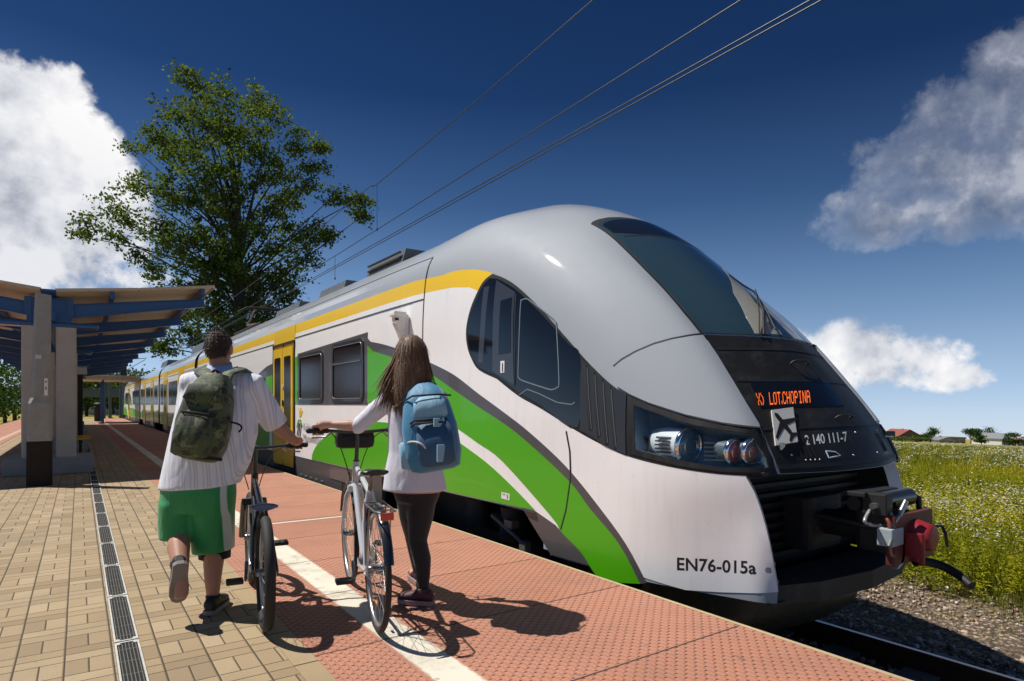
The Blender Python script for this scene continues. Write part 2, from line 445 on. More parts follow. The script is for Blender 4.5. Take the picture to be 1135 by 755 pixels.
def HD(pts): return [((q-Vector((XC,4,0))).dot(DG_E), q.z) for q in (hit(*p)[0] for p in pts)]
def front_pt(w, z):
    p, n, i, d = SURF.ray_cast(Vector((XC+w, -3, z)), Vector((0,1,0)))
    if p is None: p, n, i, d = SURF.find_nearest(Vector((XC+w, 3, z)))
    return p, (n if n.y < 0 else -n)
def inside(pt, poly):
    x, y = pt; c = False; j = len(poly)-1
    for i in range(len(poly)):
        xi, yi = poly[i]; xj, yj = poly[j]
        if (yi > y) != (yj > y) and x < (xj-xi)*(y-yi)/(yj-yi)+xi: c = not c
        j = i
    return c
def resample(poly, h):
    out = []
    for a, b in zip(poly, poly[1:]+poly[:1]):
        n = max(1, int(math.dist(a, b)/h+.5))
        out += [(a[0]+(b[0]-a[0])*i/n, a[1]+(b[1]-a[1])*i/n) for i in range(n)]
    return out
def patch(mb, poly, off, mi=0, f=side_pt, cell=.05, sides=(-1,), holes=(), rim=None):
    """a panel of sheet laid on the body: outline in (Y,z) or (w,z), lifted by off, with folded edges"""
    poly = [p for i, p in enumerate(poly) if math.dist(p, poly[i-1]) > 1e-4]
    loops = [resample(poly, cell)]+[resample(list(h), cell) for h in holes]
    pts = []; ed = []
    for lp in loops:
        k = len(pts); pts += lp; ed += [(k+i, k+(i+1) % len(lp)) for i in range(len(lp))]
    x0, x1 = min(p[0] for p in poly), max(p[0] for p in poly); y0, y1 = min(p[1] for p in poly), max(p[1] for p in poly)
    bnd = np.array(pts)
    for i in range(int((x1-x0)/cell)+1):
        for j in range(int((y1-y0)/cell)+1):
            q = (x0+(i+.5+.5*(j % 2))*cell, y0+(j+.5)*cell)
            if inside(q, poly) and np.min(np.hypot(bnd[:,0]-q[0], bnd[:,1]-q[1])) > cell*.45: pts.append(q)
    v2, e2, f2, *_ = delaunay_2d_cdt([Vector(p) for p in pts], ed, [], 1, 1e-5)
    fs = []
    for fc in f2:
        c = (sum(v2[i].x for i in fc)/len(fc), sum(v2[i].y for i in fc)/len(fc))
        if inside(c, poly) and not any(inside(c, h) for h in holes): fs.append(tuple(fc))
    P = [f(v.x, v.y) for v in v2]
    cnt = {}
    for fc in fs:
        for a, b in zip(fc, fc[1:]+fc[:1]): cnt[frozenset((a, b))] = cnt.get(frozenset((a, b)), 0)+1
    border = [tuple(k) for k, c in cnt.items() if c == 1]
    lo = (0 if rim is None else rim)
    for s in sides:
        fl = (lambda v: v) if s < 0 else (lambda v: Vector((2*XC-v.x, v.y, v.z)))
        mb.add([fl(p+n*off) for p, n in P], fs if s < 0 else [q[::-1] for q in fs], mi, True)
        vs = []; rf = []
        for a, b in border:
            k = len(vs)
            vs += [fl(P[a][0]+P[a][1]*off), fl(P[b][0]+P[b][1]*off), fl(P[b][0]+P[b][1]*(lo-.001)), fl(P[a][0]+P[a][1]*(lo-.001))]
            rf.append((k, k+1, k+2, k+3))
        mb.add(vs, rf, mi, False)
def line(mb, pts, w, off, mi, f=side_pt, sides=(-1,), cell=.06):
    """a narrow strip along a polyline on the body"""
    L = []; Rr = []
    for i, p in enumerate(pts):
        a = pts[max(0, i-1)]; b = pts[min(len(pts)-1, i+1)]
        d = math.hypot(b[0]-a[0], b[1]-a[1]) or 1; nx, ny = -(b[1]-a[1])/d*w/2, (b[0]-a[0])/d*w/2
        L.append((p[0]+nx, p[1]+ny)); Rr.append((p[0]-nx, p[1]-ny))
    patch(mb, L+Rr[::-1], off, mi, f, cell, sides)
def letters(mb, s, origin, right, up, size, mi=0, bold=0, off=.006, spacing=1, lift=None):
    """lettering laid on the body; origin/right/up given as survey bearings of the baseline"""
    vs, fs = text_faces(s, size, bold, spacing)
    out = []
    for x, y in vs:
        p, n = hit(origin[0]+right[0]*x+up[0]*y, origin[1]+right[1]*x+up[1]*y); out.append(p+n*off)
    mb.add(out, fs, mi, False)

# ---------------------------------------------------------------- outlines (left flank, survey bearings -> body coordinates)
A_LINE = [(546,303.6),(560,309),(575,319),(600,343),(630,377),(655,405),(681,429),(700,439),(720,448),(760,461),(800,470),(826,473.5),(842,475)]
B_LINE = [(551,420),(575,439),(600,453),(640,478),(670,494),(700,507),(750,519),(800,526),(845,528),(862,527)]
G_LEFT = [(546,303.6),(537,311),(530,322.5),(521.5,343),(517,365),(518,383),(522.6,397),(531,410),(551,420)]
A_LINE = S(*A_LINE); B_LINE = S(*B_LINE); G_LEFT = S(*G_LEFT)
BAND = H2(A_LINE)+H2([(848,487),(856,508),(862,527)])+H2(B_LINE[::-1])[1:]+H2(G_LEFT[::-1])[1:-1]
YEL_T = H2(S(*[(490,305.5),(501,301.5),(512,299.6),(525,299),(540,301),(546,303.6)]))
YEL_B = H2([(530,322.5),(520,318.5),(501,319),(490,321)])
yF = 7.02
BOT = [(3.0,-.045),(3.3,-.045),(3.75,-.045)]
cheek_px = S((862.5,656),(854.5,610),(846.5,576),(837,548),(826,527.5))
cheek_edge = H2(cheek_px)
WHITE = [(yF,2.62)]+[(p[0], min(p[1], 2.62)) for p in YEL_B[::-1]]+H2(G_LEFT[8:])+H2([q for q in B_LINE if q[0] < 822])[1:]+cheek_edge[::-1]+H2([(840,657.5),(800,656.5),(760,654)])+[(3.2,-.03),(3.5,.0),(4.6,.31),(yF,.31)]

SCUT = lambda px: H2(px)
GREY_U = [(yF+1.6,1.98)]+H2([(502.6,415),(530,436),(560,458),(588,480),(627.5,517),(662,559),(694,603),(716,644)])
body = MB()
# base shell: nose
GMAT = {'sil':0,'whi':1,'yel':2,'grn':3,'gry':4,'skt':5,'blk':6,'dark':7}
BODY_MATS = [M_SIL, M_WHI, M_YEL, M_GRN, M_GRY, M_SKT, M_BLK, M_CAV, M_RUB]
def strip_mat(z):
    return 5 if z < .30 else 1 if z < 2.62 else 2 if z < 2.80 else 0
HL_OUT = H2(S(*[(697,441),(720,451.5),(760,464),(800,472.5),(838,477.5)])+S(*[(849,498),(858,524)])+S(*[(800,523),(750,516),(699,503)]))
HL_IN = H2(S(*[(703,449),(722,456),(760,469),(800,477),(832,481.5)])+S(*[(841,495),(848,507),(851,518.5)])+S(*[(800,518),(752,510),(705,498.5)]))
HL_IN = [p for i, p in enumerate(HL_IN) if math.dist(p, HL_IN[i-1]) > .004]
for s in (-1, 1):
    vs = [(XC+s*NG[i,j,0], NG[i,j,1], NGZ[i,j]) for i in range(nz) for j in range(nu)]
    bym = {}
    for i in range(nz-1):
        zc = (ZL[i]+ZL[i+1])/2
        for j in range(nu-1):
            yc = NG[i:i+2, j:j+2, 1].mean()
            if zc < .8 and US[j] < .85-1e-6: continue                       # open front bay
            if zc < .79 and yc < np.interp(zc, [q[1] for q in cheek_edge], [q[0] for q in cheek_edge])-.0: continue
            if zc < .30 and yc > 4.55-(.30-zc)*.6: continue                 # bogie opening
            if US[j] >= .85 and yc < 4.2 and inside((yc, zc), HL_OUT): continue   # lamp recess
            m = strip_mat(zc) if yc > 6.95 else 0
            bym.setdefault(m, []).append((i*nu+j, i*nu+j+1, (i+1)*nu+j+1, (i+1)*nu+j))
    for m, fs in bym.items():
        body.add(vs, fs, m, True)
def sections(mb, y0, y1, zs=SEC_Z, ws=SEC_W, endcap=True):
    for s in (-1, 1):
        for i in range(len(zs)-1):
            zc = (zs[i]+zs[i+1])/2
            if zc < .30: continue
            mb.add([(XC+s*ws[i], y0, zs[i]), (XC+s*ws[i], y1, zs[i]), (XC+s*ws[i+1], y1, zs[i+1]), (XC+s*ws[i+1], y0, zs[i+1])], [(0,1,2,3)], strip_mat(zc), True)
    if endcap:
        for y in (y0, y1):
            ring = [(XC-w, y, z) for z, w in zip(zs, ws) if z >= .29]+[(XC+w, y, z) for z, w in list(zip(zs, ws))[::-1][1:] if z >= .29]
            mb.add(ring, [tuple(range(len(ring)))], 7)
        mb.add([(XC-HW, y0, .30), (XC+HW, y0, .30), (XC+HW, y1, .30), (XC-HW, y1, .30)], [(0,1,2,3)], 7)
CAR_L = 15.9
sections(body, Y8, 24.0, endcap=False)
ring = [(XC-w, 24.0, z) for z, w in zip(SEC_Z, SEC_W)]+[(XC+w, 24.0, z) for z, w in list(zip(SEC_Z, SEC_W))[::-1]]
body.add(ring, [tuple(range(len(ring)))], 7)
body.add([(XC-HW, 4.5, .302), (XC+HW, 4.5, .302), (XC+HW, 24, .302), (XC-HW, 24, .302)], [(0,1,2,3)], 7)
BS = (-1, 1)
# livery panels
patch(body, WHITE, .003, 1, sides=BS)
patch(body, [(yF,2.80)]+YEL_T+H2(G_LEFT[:9])[1:]+YEL_B[1:]+[(yF,2.62)], .0032, 2, sides=BS)
band_holes = [HL_IN]
patch(body, BAND, .0045, 6, sides=BS, holes=band_holes)
# swooping bands of the flank
UG_TOP = [(8.42,2.11)]+H2(S(*[(414,389.5),(431,394.6),(450,401),(471.6,410.5),(502.6,431.6),(530,450.7),(573,480),(630,532),(654.6,564),(686.7,603),(710,647)]))
UG_BOT = H2(S(*[(690,646),(664,640),(645,613),(622,589),(612.7,574),(558,512),(530,491),(502.6,472),(475,456.5),(445,447)]))+[(8.42,1.30)]
GB_TOP = [(8.42,2.22)]+H2(S(*[(411,378.8),(424,381.5),(436,385),(455,391),(471.6,399.4),(502.6,415),(530,436),(560,458),(588,480),(627.5,517),(662,559),(694,603),(717,646)]))
patch(body, GB_TOP+UG_TOP[::-1], .006, 4, sides=BS)
patch(body, UG_TOP+UG_BOT, .0062, 3, sides=BS)
LG = smooth_poly([(11.0,.31),(10.95,.42),(10.7,.58),(10.2,.76),(9.6,.90),(9.0,.99),(8.4,1.03),(7.8,1.035),(7.2,1.02)]+H2([(490,479),(505,487.4),(538.7,512),(568,539),(593,565)]), 4)+[(4.75,.315),(7.0,.315)]
patch(body, LG, .006, 3, sides=BS, cell=.07)
# grey lower panel behind the nose
patch(body, H2([(579,563),(593,566),(616,582),(622,589),(645,613),(662,640)])+[(3.75,-.04),(4.3,-.04)], .005, 4, sides=BS)
# seams
line(body, [(6.72,.33),(6.72,2.86),(6.74,3.05)], .016, .0075, 8, sides=BS)
line(body, [(6.74,3.06),(12,3.06),(24,3.06)], .012, .004, 8, sides=BS, cell=.3)
line(body, [(6.74,2.535),(12,2.535),(24,2.535)], .02, .006, 4, sides=BS, cell=.3)
line(body, H2([(628,478),(632,500),(633,530),(628,565),(622,587)]), .014, .008, 8, sides=BS)
# right-hand (front) thickness of the white cheeks, bay behind them
for s in (-1, 1):
    e = [(h_.x if s < 0 else 2*XC-h_.x, h_.y, h_.z) for h_ in [hit(*q)[0] for q in cheek_px]]
    inn = [(XC+s*(abs(x-XC)-.10), y+.06, z) for x, y, z in e]
    back = [(XC+s*(min(abs(x-XC),.98)-.12), 3.3, z) for x, y, z in e]
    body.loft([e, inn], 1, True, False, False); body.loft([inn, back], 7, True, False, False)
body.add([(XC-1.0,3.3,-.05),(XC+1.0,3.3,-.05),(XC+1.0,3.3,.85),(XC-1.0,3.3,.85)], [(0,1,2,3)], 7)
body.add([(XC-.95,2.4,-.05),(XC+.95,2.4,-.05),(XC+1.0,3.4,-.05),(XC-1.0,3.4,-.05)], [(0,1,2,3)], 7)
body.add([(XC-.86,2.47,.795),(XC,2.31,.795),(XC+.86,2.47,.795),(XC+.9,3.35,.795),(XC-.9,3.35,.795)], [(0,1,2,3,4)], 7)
soff = [hit(*q)[0] for q in S((865,526.5),(862,527),(845,528),(826,527.5))]
for s in (-1, 1):
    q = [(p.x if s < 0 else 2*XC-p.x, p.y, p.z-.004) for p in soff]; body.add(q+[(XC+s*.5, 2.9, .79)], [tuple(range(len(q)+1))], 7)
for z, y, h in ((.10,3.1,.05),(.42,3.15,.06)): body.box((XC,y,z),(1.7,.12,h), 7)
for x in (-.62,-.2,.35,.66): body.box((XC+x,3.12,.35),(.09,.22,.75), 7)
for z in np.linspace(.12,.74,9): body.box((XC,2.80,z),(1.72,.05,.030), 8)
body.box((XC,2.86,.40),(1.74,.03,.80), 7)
# underside of the nose and the side sills
body.add([(XC-1.36,3.6,-.05),(XC+1.36,3.6,-.05),(XC+1.0,2.45,-.05),(XC-1.0,2.45,-.05)], [(0,1,2,3)], 7)
def side_panel(mb, poly, off, mi, cell=.25): patch(mb, poly, off, mi, cell=cell, sides=BS)
side_panel(body, [(8.42,1.27),(11.86,1.27),(11.86,2.22),(8.42,2.30)], .0055, 4)
side_panel(body, [(11.87,1.28),(12.06,1.28),(12.06,2.16),(11.87,2.18)], .0055, 3)
# arch of the rear band beyond the door
arch = [(13.66,2.14),(14.2,2.10),(14.9,1.98),(15.6,1.78),(16.2,1.50),(16.6,1.2)]
inn_ = [(16.25,1.2),(15.9,1.42),(15.3,1.66),(14.7,1.80),(14.1,1.88),(13.66,1.9)]
side_panel(body, arch+inn_, .006, 4, .15); side_panel(body, [(13.66,1.28)]+[(16.2,1.2)]+inn_[1:], .0055, 3, .15)
side_panel(body, rrect(14.3,1.5,14.9,1.86,.04), .009, 8, .3); side_panel(body, [(14.0,.34),(16.8,.34),(16.8,1.0),(14.0,1.0)], .0055, 3)
side_panel(body, [(17.2,1.26),(23.6,1.26),(23.6,2.26),(17.2,2.26)], .0055, 4, .4)
side_panel(body, [(17.0,.34),(23.8,.34),(23.8,.75),(17.0,1.0)], .0055, 3, .4)
car1 = wp(body, 'car_body', BODY_MATS)

# ---------------------------------------------------------------- front panel, windscreen
hood = MB()
D_EDGE = [(780,371.5),(795,393),(811,419),(827,447),(843,474),(855,501),(865,525)]
hd = [(hit(*p)[0].x-XC, hit(*p)[0].z) for p in D_EDGE]
hood_poly = hd+[(-w, z) for w, z in hd[::-1]]
patch(hood, hood_poly, .005, 0, front_pt, .05, rim=-.01)
zt = hd[0][1]
def fz(z, inset=0.0):                                      # half-width of the black panel at height z
    return np.interp(z, [q[1] for q in hd[::-1]], [-q[0] for q in hd[::-1]])-inset
line(hood, [(-fz(1.70,.02),1.70),(0,1.72),(fz(1.70,.02),1.70)], .012, .009, 1, front_pt)
line(hood, [(-fz(1.45,.02),1.45),(0,1.46),(fz(1.45,.02),1.45)], .010, .009, 1, front_pt)
line(hood, [(-fz(1.10,.01),1.10),(0,1.115),(fz(1.10,.01),1.10)], .014, .009, 1, front_pt)
line(hood, [(-fz(.86,.0),.845),(0,.85),(fz(.86,.0),.845)], .03, .012, 1, front_pt)
for w in (-.62,-.58,-.54,-.50,.5,.54,.58,.62): line(hood, [(w,.90),(w,1.04)], .008, .009, 1, front_pt)
for w, z in [(-.70,.92),(.70,.92),(-.3,.9),(.3,.9),(-.66,1.06),(.66,1.06),(-.1,.9),(.1,1.06)]:
    p, n = front_pt(w, z); hood.ball(p+n*.004, .009, 2, 8, 5)
for w in [-.60,-.56,-.52,-.48,.48,.52,.56,.60]:
    p, n = front_pt(w, .885); hood.ball(p+n*.004, .006, 3, 8, 5)
# grab handles
for (w, z) in ((-.02,1.60),(.05,1.17)):
    p0, n0 = front_pt(w-.11, z); p1, n1 = front_pt(w+.11, z)
    hood.tube([p0, p0+n0*.035, p0*.75+p1*.25+n0*.05, p0*.25+p1*.75+n1*.05, p1+n1*.035, p1], .009, 1, 8)
ho = wp(hood, 'front_panel', [M_BLK, M_RUB, M_STL, M_WHT], label='black sloping nose panel with destination display')

disp = MB()
DQ = [(830,424),(917,424),(934,449.5),(842.5,452.5)]
dq = [(hit(*p)[0].x-XC, hit(*p)[0].z) for p in DQ]
patch(disp, dq, .009, 0, front_pt, .05)
wp(disp, 'destination_display', [M_CGL], ho)
def segtext(mb, s, o, r, u, off=.0115):
    """dot-matrix lettering of the destination display"""
    F = {'L':'1000010000100001000010000100001111','O':'0111010001100011000110001100010111','T':'1111100100001000010000100001000010',
         'C':'0111010001100001000010000100010111','H':'1000110001100011111110001100011000','P':'1111010001100011111010000100001000',
         'I':'0111000100001000010000100001000111','N':'1000111001101011010110011100011000','A':'0111010001100011111110001100011000','.':'0','-':'0',')':'1'}
    rows = {'L':["10000","10000","10000","10000","10000","10000","11111"],'O':["01110","10001","10001","10001","10001","10001","01110"],
      'T':["11111","00100","00100","00100","00100","00100","00100"],'C':["01110","10001","10000","10000","10000","10001","01110"],
      'H':["10001","10001","10001","11111","10001","10001","10001"],'P':["11110","10001","10001","11110","10000","10000","10000"],
      'I':["01110","00100","00100","00100","00100","00100","01110"],'N':["10001","11001","11001","10101","10011","10011","10001"],
      'A':["01110","10001","10001","11111","10001","10001","10001"],'.':["0","0","0","0","0","1","1"],' ':["00"]*7,
      ')':["100","010","001","001","001","010","100"],'X':["10001","10001","01010","00100","01010","10001","10001"]}
    cols = sum(len(rows[c][0])+1 for c in s); x = 0
    for c in s:
        for i, rw in enumerate(rows[c]):
            for j, b in enumerate(rw):
                if b == '1':
                    q = []
                    for a, e in ((.04,.04),(.96,.04),(.96,.96),(.04,.96)):
                        fx = (x+j+a)/cols; fy = (6-i+e)/7
                        p, n = hit(o[0]+r[0]*fx+u[0]*fy, o[1]+r[1]*fx+u[1]*fy); q.append(p+n*off)
                    mb.add(q, [(0,1,2,3)])
        x += len(rows[c][0])+1
led = MB(); segtext(led, 'LOT.CHOPINA', (852.5,449.8), (45.5,-2.4), (-1.4,-13.8)); wp(led, 'display_text', [M_LED], ho); led = MB(); segtext(led, 'X)', (840.0,450.3), (7.8,-.3), (-3.4,-13.5))
wp(led, 'display_text', [M_LED], ho)
num = MB(); letters(num, '2 140 111-7', (892.5,493.5), (.84,-.074), (-.23,-1.28), 11.8, 0, .16, .0060, .97)
wp(num, 'fleet_number', [M_WHT], ho)
emb = MB()
for a, b in (((914.5,500.5),(918,508)),((918,508),(930.5,505.3)),((930.5,505.3),(925,501.5)),((925,501.5),(914.5,500.5))):
    pa, na = hit(*a); pb, nb = hit(*b); emb.tube([pa+na*.008, pb+nb*.008], .005, 0, 6)
wp(emb, 'maker_emblem', [mat('emblem_pale_blue', (.45,.62,.78), .3)], ho)
# aeroplane sign
sg = MB(); SQ = [(853.5,456),(877,454),(882.5,491),(858,495)]
qs = [hit(*p) for p in SQ]; nrm = sum((n for p, n in qs), Vector()).normalized()
o3, ex, ey = qs[3][0]+nrm*.014, qs[2][0]-qs[3][0], qs[0][0]-qs[3][0]
def sgp(a, b, h): return o3+ex*a+ey*b+nrm*h
sg.add([sgp(a,b,h) for h in (-.006,.006) for a, b in ((0,0),(1,0),(1,1),(0,1))], [(0,1,2,3),(4,5,6,7),(0,1,5,4),(1,2,6,5),(2,3,7,6),(3,0,4,7)], 0)
half = [(0,.48),(.055,.40),(.06,.17),(.42,-.06),(.42,-.14),(.065,-.03),(.05,-.30),(.17,-.40),(.17,-.46),(0,-.42)]
pl = half+[(-x, y) for x, y in half[::-1][1:-1]]
ca, sa = math.cos(R(-33)), math.sin(R(-33))
pl = [(x*ca-y*sa, x*sa+y*ca) for x, y in pl]
pl = [(-x, y) for x, y in pl][::-1]; W_, H_ = ex.length, ey.length; k_ = 1.5*W_
pl = [(.5+x*k_/W_, .5-y*k_/H_*-1) for x, y in pl]
tri = delaunay_2d_cdt([Vector(p) for p in pl], [(i, (i+1) % len(pl)) for i in range(len(pl))], [], 1, 1e-6)
sg.add([sgp(v.x, v.y, .0085) for v in tri[0]], [tuple(q) for q in tri[2]], 1)
pb = sgp(.3, 0, 0); sg.box(pb+Vector((0,.01,-.012)), (.06,.03,.05), 2)
wp(sg, 'aeroplane_sign', [M_SGN, M_INK, M_STL], ho, 'pale square sign with a black aeroplane')

ws = MB()
WS = [(779,369.5),(760,346.5),(738,320.5),(715,296.5),(695,276),(675,258),(663,250.2)]
wl = [(hit(*p)[0].x-XC, hit(*p)[0].z) for p in WS]
tw, tz = wl[-1]
arc = [(tw*.93, tz+.035),(tw*.8, tz+.075),(tw*.6, tz+.115),(tw*.35, tz+.14)]
ws_poly = wl+arc+[(0, tz+.15)]+[(-w, z) for w, z in arc[::-1]]+[(-w, z) for w, z in wl[::-1]]
def grow(poly, k):
    cx = sum(p[0] for p in poly)/len(poly); cy = sum(p[1] for p in poly)/len(poly)
    return [(p[0]+math.copysign(k, p[0]-cx)*(abs(p[0]) > .05), p[1]+(k*(p[1]-cy)/abs(p[1]-cy) if p[1] > tz-.02 else 0)) for p in poly]
patch(ws, grow(ws_poly, .028), .004, 1, front_pt, .04)
patch(ws, ws_poly, .008, 0, front_pt, .035)
line(ws, [(-.585,2.86),(-.3,2.90),(0,2.91),(.3,2.90),(.585,2.86)], .012, .0105, 1, front_pt)
patch(ws, [(w_*.965, z_-.0 if z_ < 2.9 else z_-.012) for w_, z_ in ws_poly if z_ > 2.82], .0092, 2, front_pt, .035, rim=.007)
wso = wp(ws, 'windscreen', [M_GLS, M_RUB, M_CGL], label='large curved dark windscreen')
pil = MB()  # lit pillar inside the cab, drawn as a pale patch on the glass
def wz(*px): return [(hit(*p)[0].x-XC, hit(*p)[0].z) for p in px]
patch(pil, wz((800,298),(816,312),(836,336),(852,353),(866,371.5),(836,370.5),(826,352),(812,325)), .0095, 0, front_pt, .04, rim=.008)
wp(pil, 'cab_pillar_patch', [mat('lit_cab_pillar', (.42,.40,.33), .14, coat=.8, var=.2, vscale=5)], wso)
wpr = MB()
def wpt(px, py, h): p, n = hit(px, py); return p+n*h
wpr.tube([wpt(845,373,.02), wpt(842,350,.05), wpt(832,327,.06)], [.012,.010,.007], 0, 8)
wpr.tube([wpt(806,308,.03), wpt(820,319,.035), wpt(832,327,.04), wpt(846,346,.035), wpt(857,368,.03)], .008, 0, 8)
wpr.tube([wpt(840,373,.02), wpt(838,352,.045), wpt(834,331,.055)], .006, 0, 8)
wp(wpr, 'wiper', [M_RUB])
# silver brow panel seam above the lamps
br = MB()
FOLD = HD([(681,406.5),(690,399),(705,390.5),(725,382),(745,376.5),(765,373),(779,371.5)])

brow = MB()
LOBE = HD([(681,407.5),(690,400),(705,391.5),(725,383),(745,377.5),(765,374),(778,372.8),(795,397),(811,423),(827,450),(840,471),(841,474.2),(826,472.8),(800,469),(760,460),(720,446.8),(700,437.8),(684,428)])
for SD in ((-1,), (1,)):
    brow = MB(); patch(brow, LOBE, .016, 0, diag_pt, sides=SD, cell=.035); line(brow, FOLD, .012, .0175, 1, diag_pt, sides=SD); wp(brow, 'brow_panel', [M_SIL, M_RUB])

# ---------------------------------------------------------------- cab side window, grille
M_CDG = mat('cab_door_grey', (.035,.040,.046), .3, coat=.5); M_GEL = mat('glass_edge_line', (.18,.23,.26), .3)
for SD in ((-1,), (1,)):
    cw = MB()
    CG = H2(S(*[(544,308.5),(537,315),(531,326),(523,346),(519,366),(520,383),(525,396),(533,408),(551,416.5),(576,435),(600,449),(641,473.5),(643,396),(630,381),(600,347.5),(575,323.5),(560,313.5),(552,309.5)]))
    patch(cw, CG, .007, 0, sides=SD)
    DR = H2([(551,311),(571.5,324),(570.5,427),(546.5,411.5)])          # solid cab door panel in the dark band
    patch(cw, DR, .010, 1, sides=SD)
    DW = H2([(556,333.5),(568.5,330),(567,391),(553.5,393)])
    patch(cw, DW, .0125, 0, sides=SD)
    frame = H2(smooth_poly([(577.5,340),(579.5,333),(584,331.5),(590,335),(611,351.5),(615.5,357),(617.5,364),(620.3,422),(618,429.5),(612,432),(604,430),(580,422),(575.5,418),(575,411)], 3, True))
    for a, b in zip(frame, frame[1:]+frame[:1]): line(cw, [a, b], .010, .0092, 2, sides=SD)
    line(cw, H2([(576,438),(585,431.5),(597,436),(618,446),(634,448.5),(638,446)]), .008, .009, 2, sides=SD)
    line(cw, H2([(572.5,326),(572,380),(571.5,428)]), .012, .011, 3, sides=SD)
    line(cw, H2([(540,318),(536,360),(533,402)]), .09, .0085, 1, sides=SD)
    wp(cw, 'cab_side_window', [M_CGL, M_CDG, M_GEL, M_RUB], label='teardrop dark cab side window with a door in it')
one = MB(); OQ = H2([(555.8,400.5),(560.2,400),(560,413),(555.6,413.5)]); patch(one, OQ, .0125, 0)
letters(one, '1', (556.4,411.5), (.55,.1), (0,-1), 13, 1, .3, .0145)
wp(one, 'class_sign', [M_WHT, M_INK], label='small white plate reading 1')
M_GEG = mat('grille_edge_grey', (.09,.095,.10), .4)
for SD in ((-1,), (1,)):
    gr = MB()
    GP = H2([(645,399),(683,431.5),(695,437.5),(694.5,504),(672,494.5),(644,477)])
    patch(gr, GP, .011, 0, sides=SD)
    for a, b in (((650,405),(655,477)),((658.5,413),(664,484)),((667.5,421),(673,492)),((676.5,429),(682.5,497))):
        line(gr, H2([a, ((a[0]+b[0])/2-.3, (a[1]+b[1])/2), b]), .022, .0165, 1, sides=SD)
        line(gr, H2([(a[0]+2.2, a[1]+3), (b[0]+2.0, b[1]-1)]), .010, .0155, 2, sides=SD)
    wp(gr, 'air_grille', [M_GRL, M_RUB, M_GEG])
# ---------------------------------------------------------------- headlight clusters
M_COV = bpy.data.materials.new('clear_lamp_cover'); M_COV.use_nodes = True
_t = NT(M_COV.node_tree); _o = M_COV.node_tree.nodes['Material Output']; M_COV.node_tree.nodes.remove(M_COV.node_tree.nodes['Principled BSDF'])
_tr = _t.n('ShaderNodeBsdfTransparent'); _tr.inputs[0].default_value = (.90,.95,.97,1); _gl = _t.n('ShaderNodeBsdfGlossy'); _gl.inputs['Roughness'].default_value = .04
_fr = _t.n('ShaderNodeFresnel'); _mx = _t.n('ShaderNodeMixShader'); _t.put(_mx.inputs[0], _t.m('ADD', _fr.outputs[0], .03, clamp=True))
_t.l.new(_tr.outputs[0], _mx.inputs[1]); _t.l.new(_gl.outputs[0], _mx.inputs[2]); _t.l.new(_mx.outputs[0], _o.inputs[0])
M_HSG = mat('lamp_recess_dark', (.10,.145,.165), .35, coat=.3, var=.2)
M_LENS = mat('lamp_glass_blue_grey', (.10,.17,.21), .08, coat=1, spec=.8)
M_RLENS = mat('lamp_glass_red_tint', (.42,.09,.07), .12, coat=1)
M_OLENS = mat('lamp_glass_amber_tint', (.36,.17,.10), .12, coat=1)
M_SLOT = mat('lamp_slot_dark', (.03,.03,.03), .6)
def lamp(mb, c, ax, r, length, lens, slots):
    """projector lamp: grey barrel with slots, chromed ring, recessed lens"""
    q = Vector(ax).normalized().to_track_quat('Z', 'Y').to_matrix().to_4x4(); q.translation = Vector(c)
    if length > .16: mb.lathe([(r*.55,-length),(r*.86,-length*.93),(r*.98,-length*.6),(r*.95,-.03),(r*.95,-.02)], 0, 28, q)
    else: mb.lathe([(r*.9,-length),(r*.9,-.02)], 1, 28, q)
    mb.lathe([(r*.98,-.03),(r*1.08,-.02),(r*1.1,.0),(r*1.0,.014),(r*.9,.012),(r*.86,-.01)], 2, 32, q, caps=False)
    mb.lathe([(r*.88,-.01),(r*.75,.004),(r*.45,.016),(r*.05,.02)], lens, 28, q)
    mb.torus(r*.5, r*.045, 2, 28, 6, q @ Matrix.Translation((0,0,.016)))
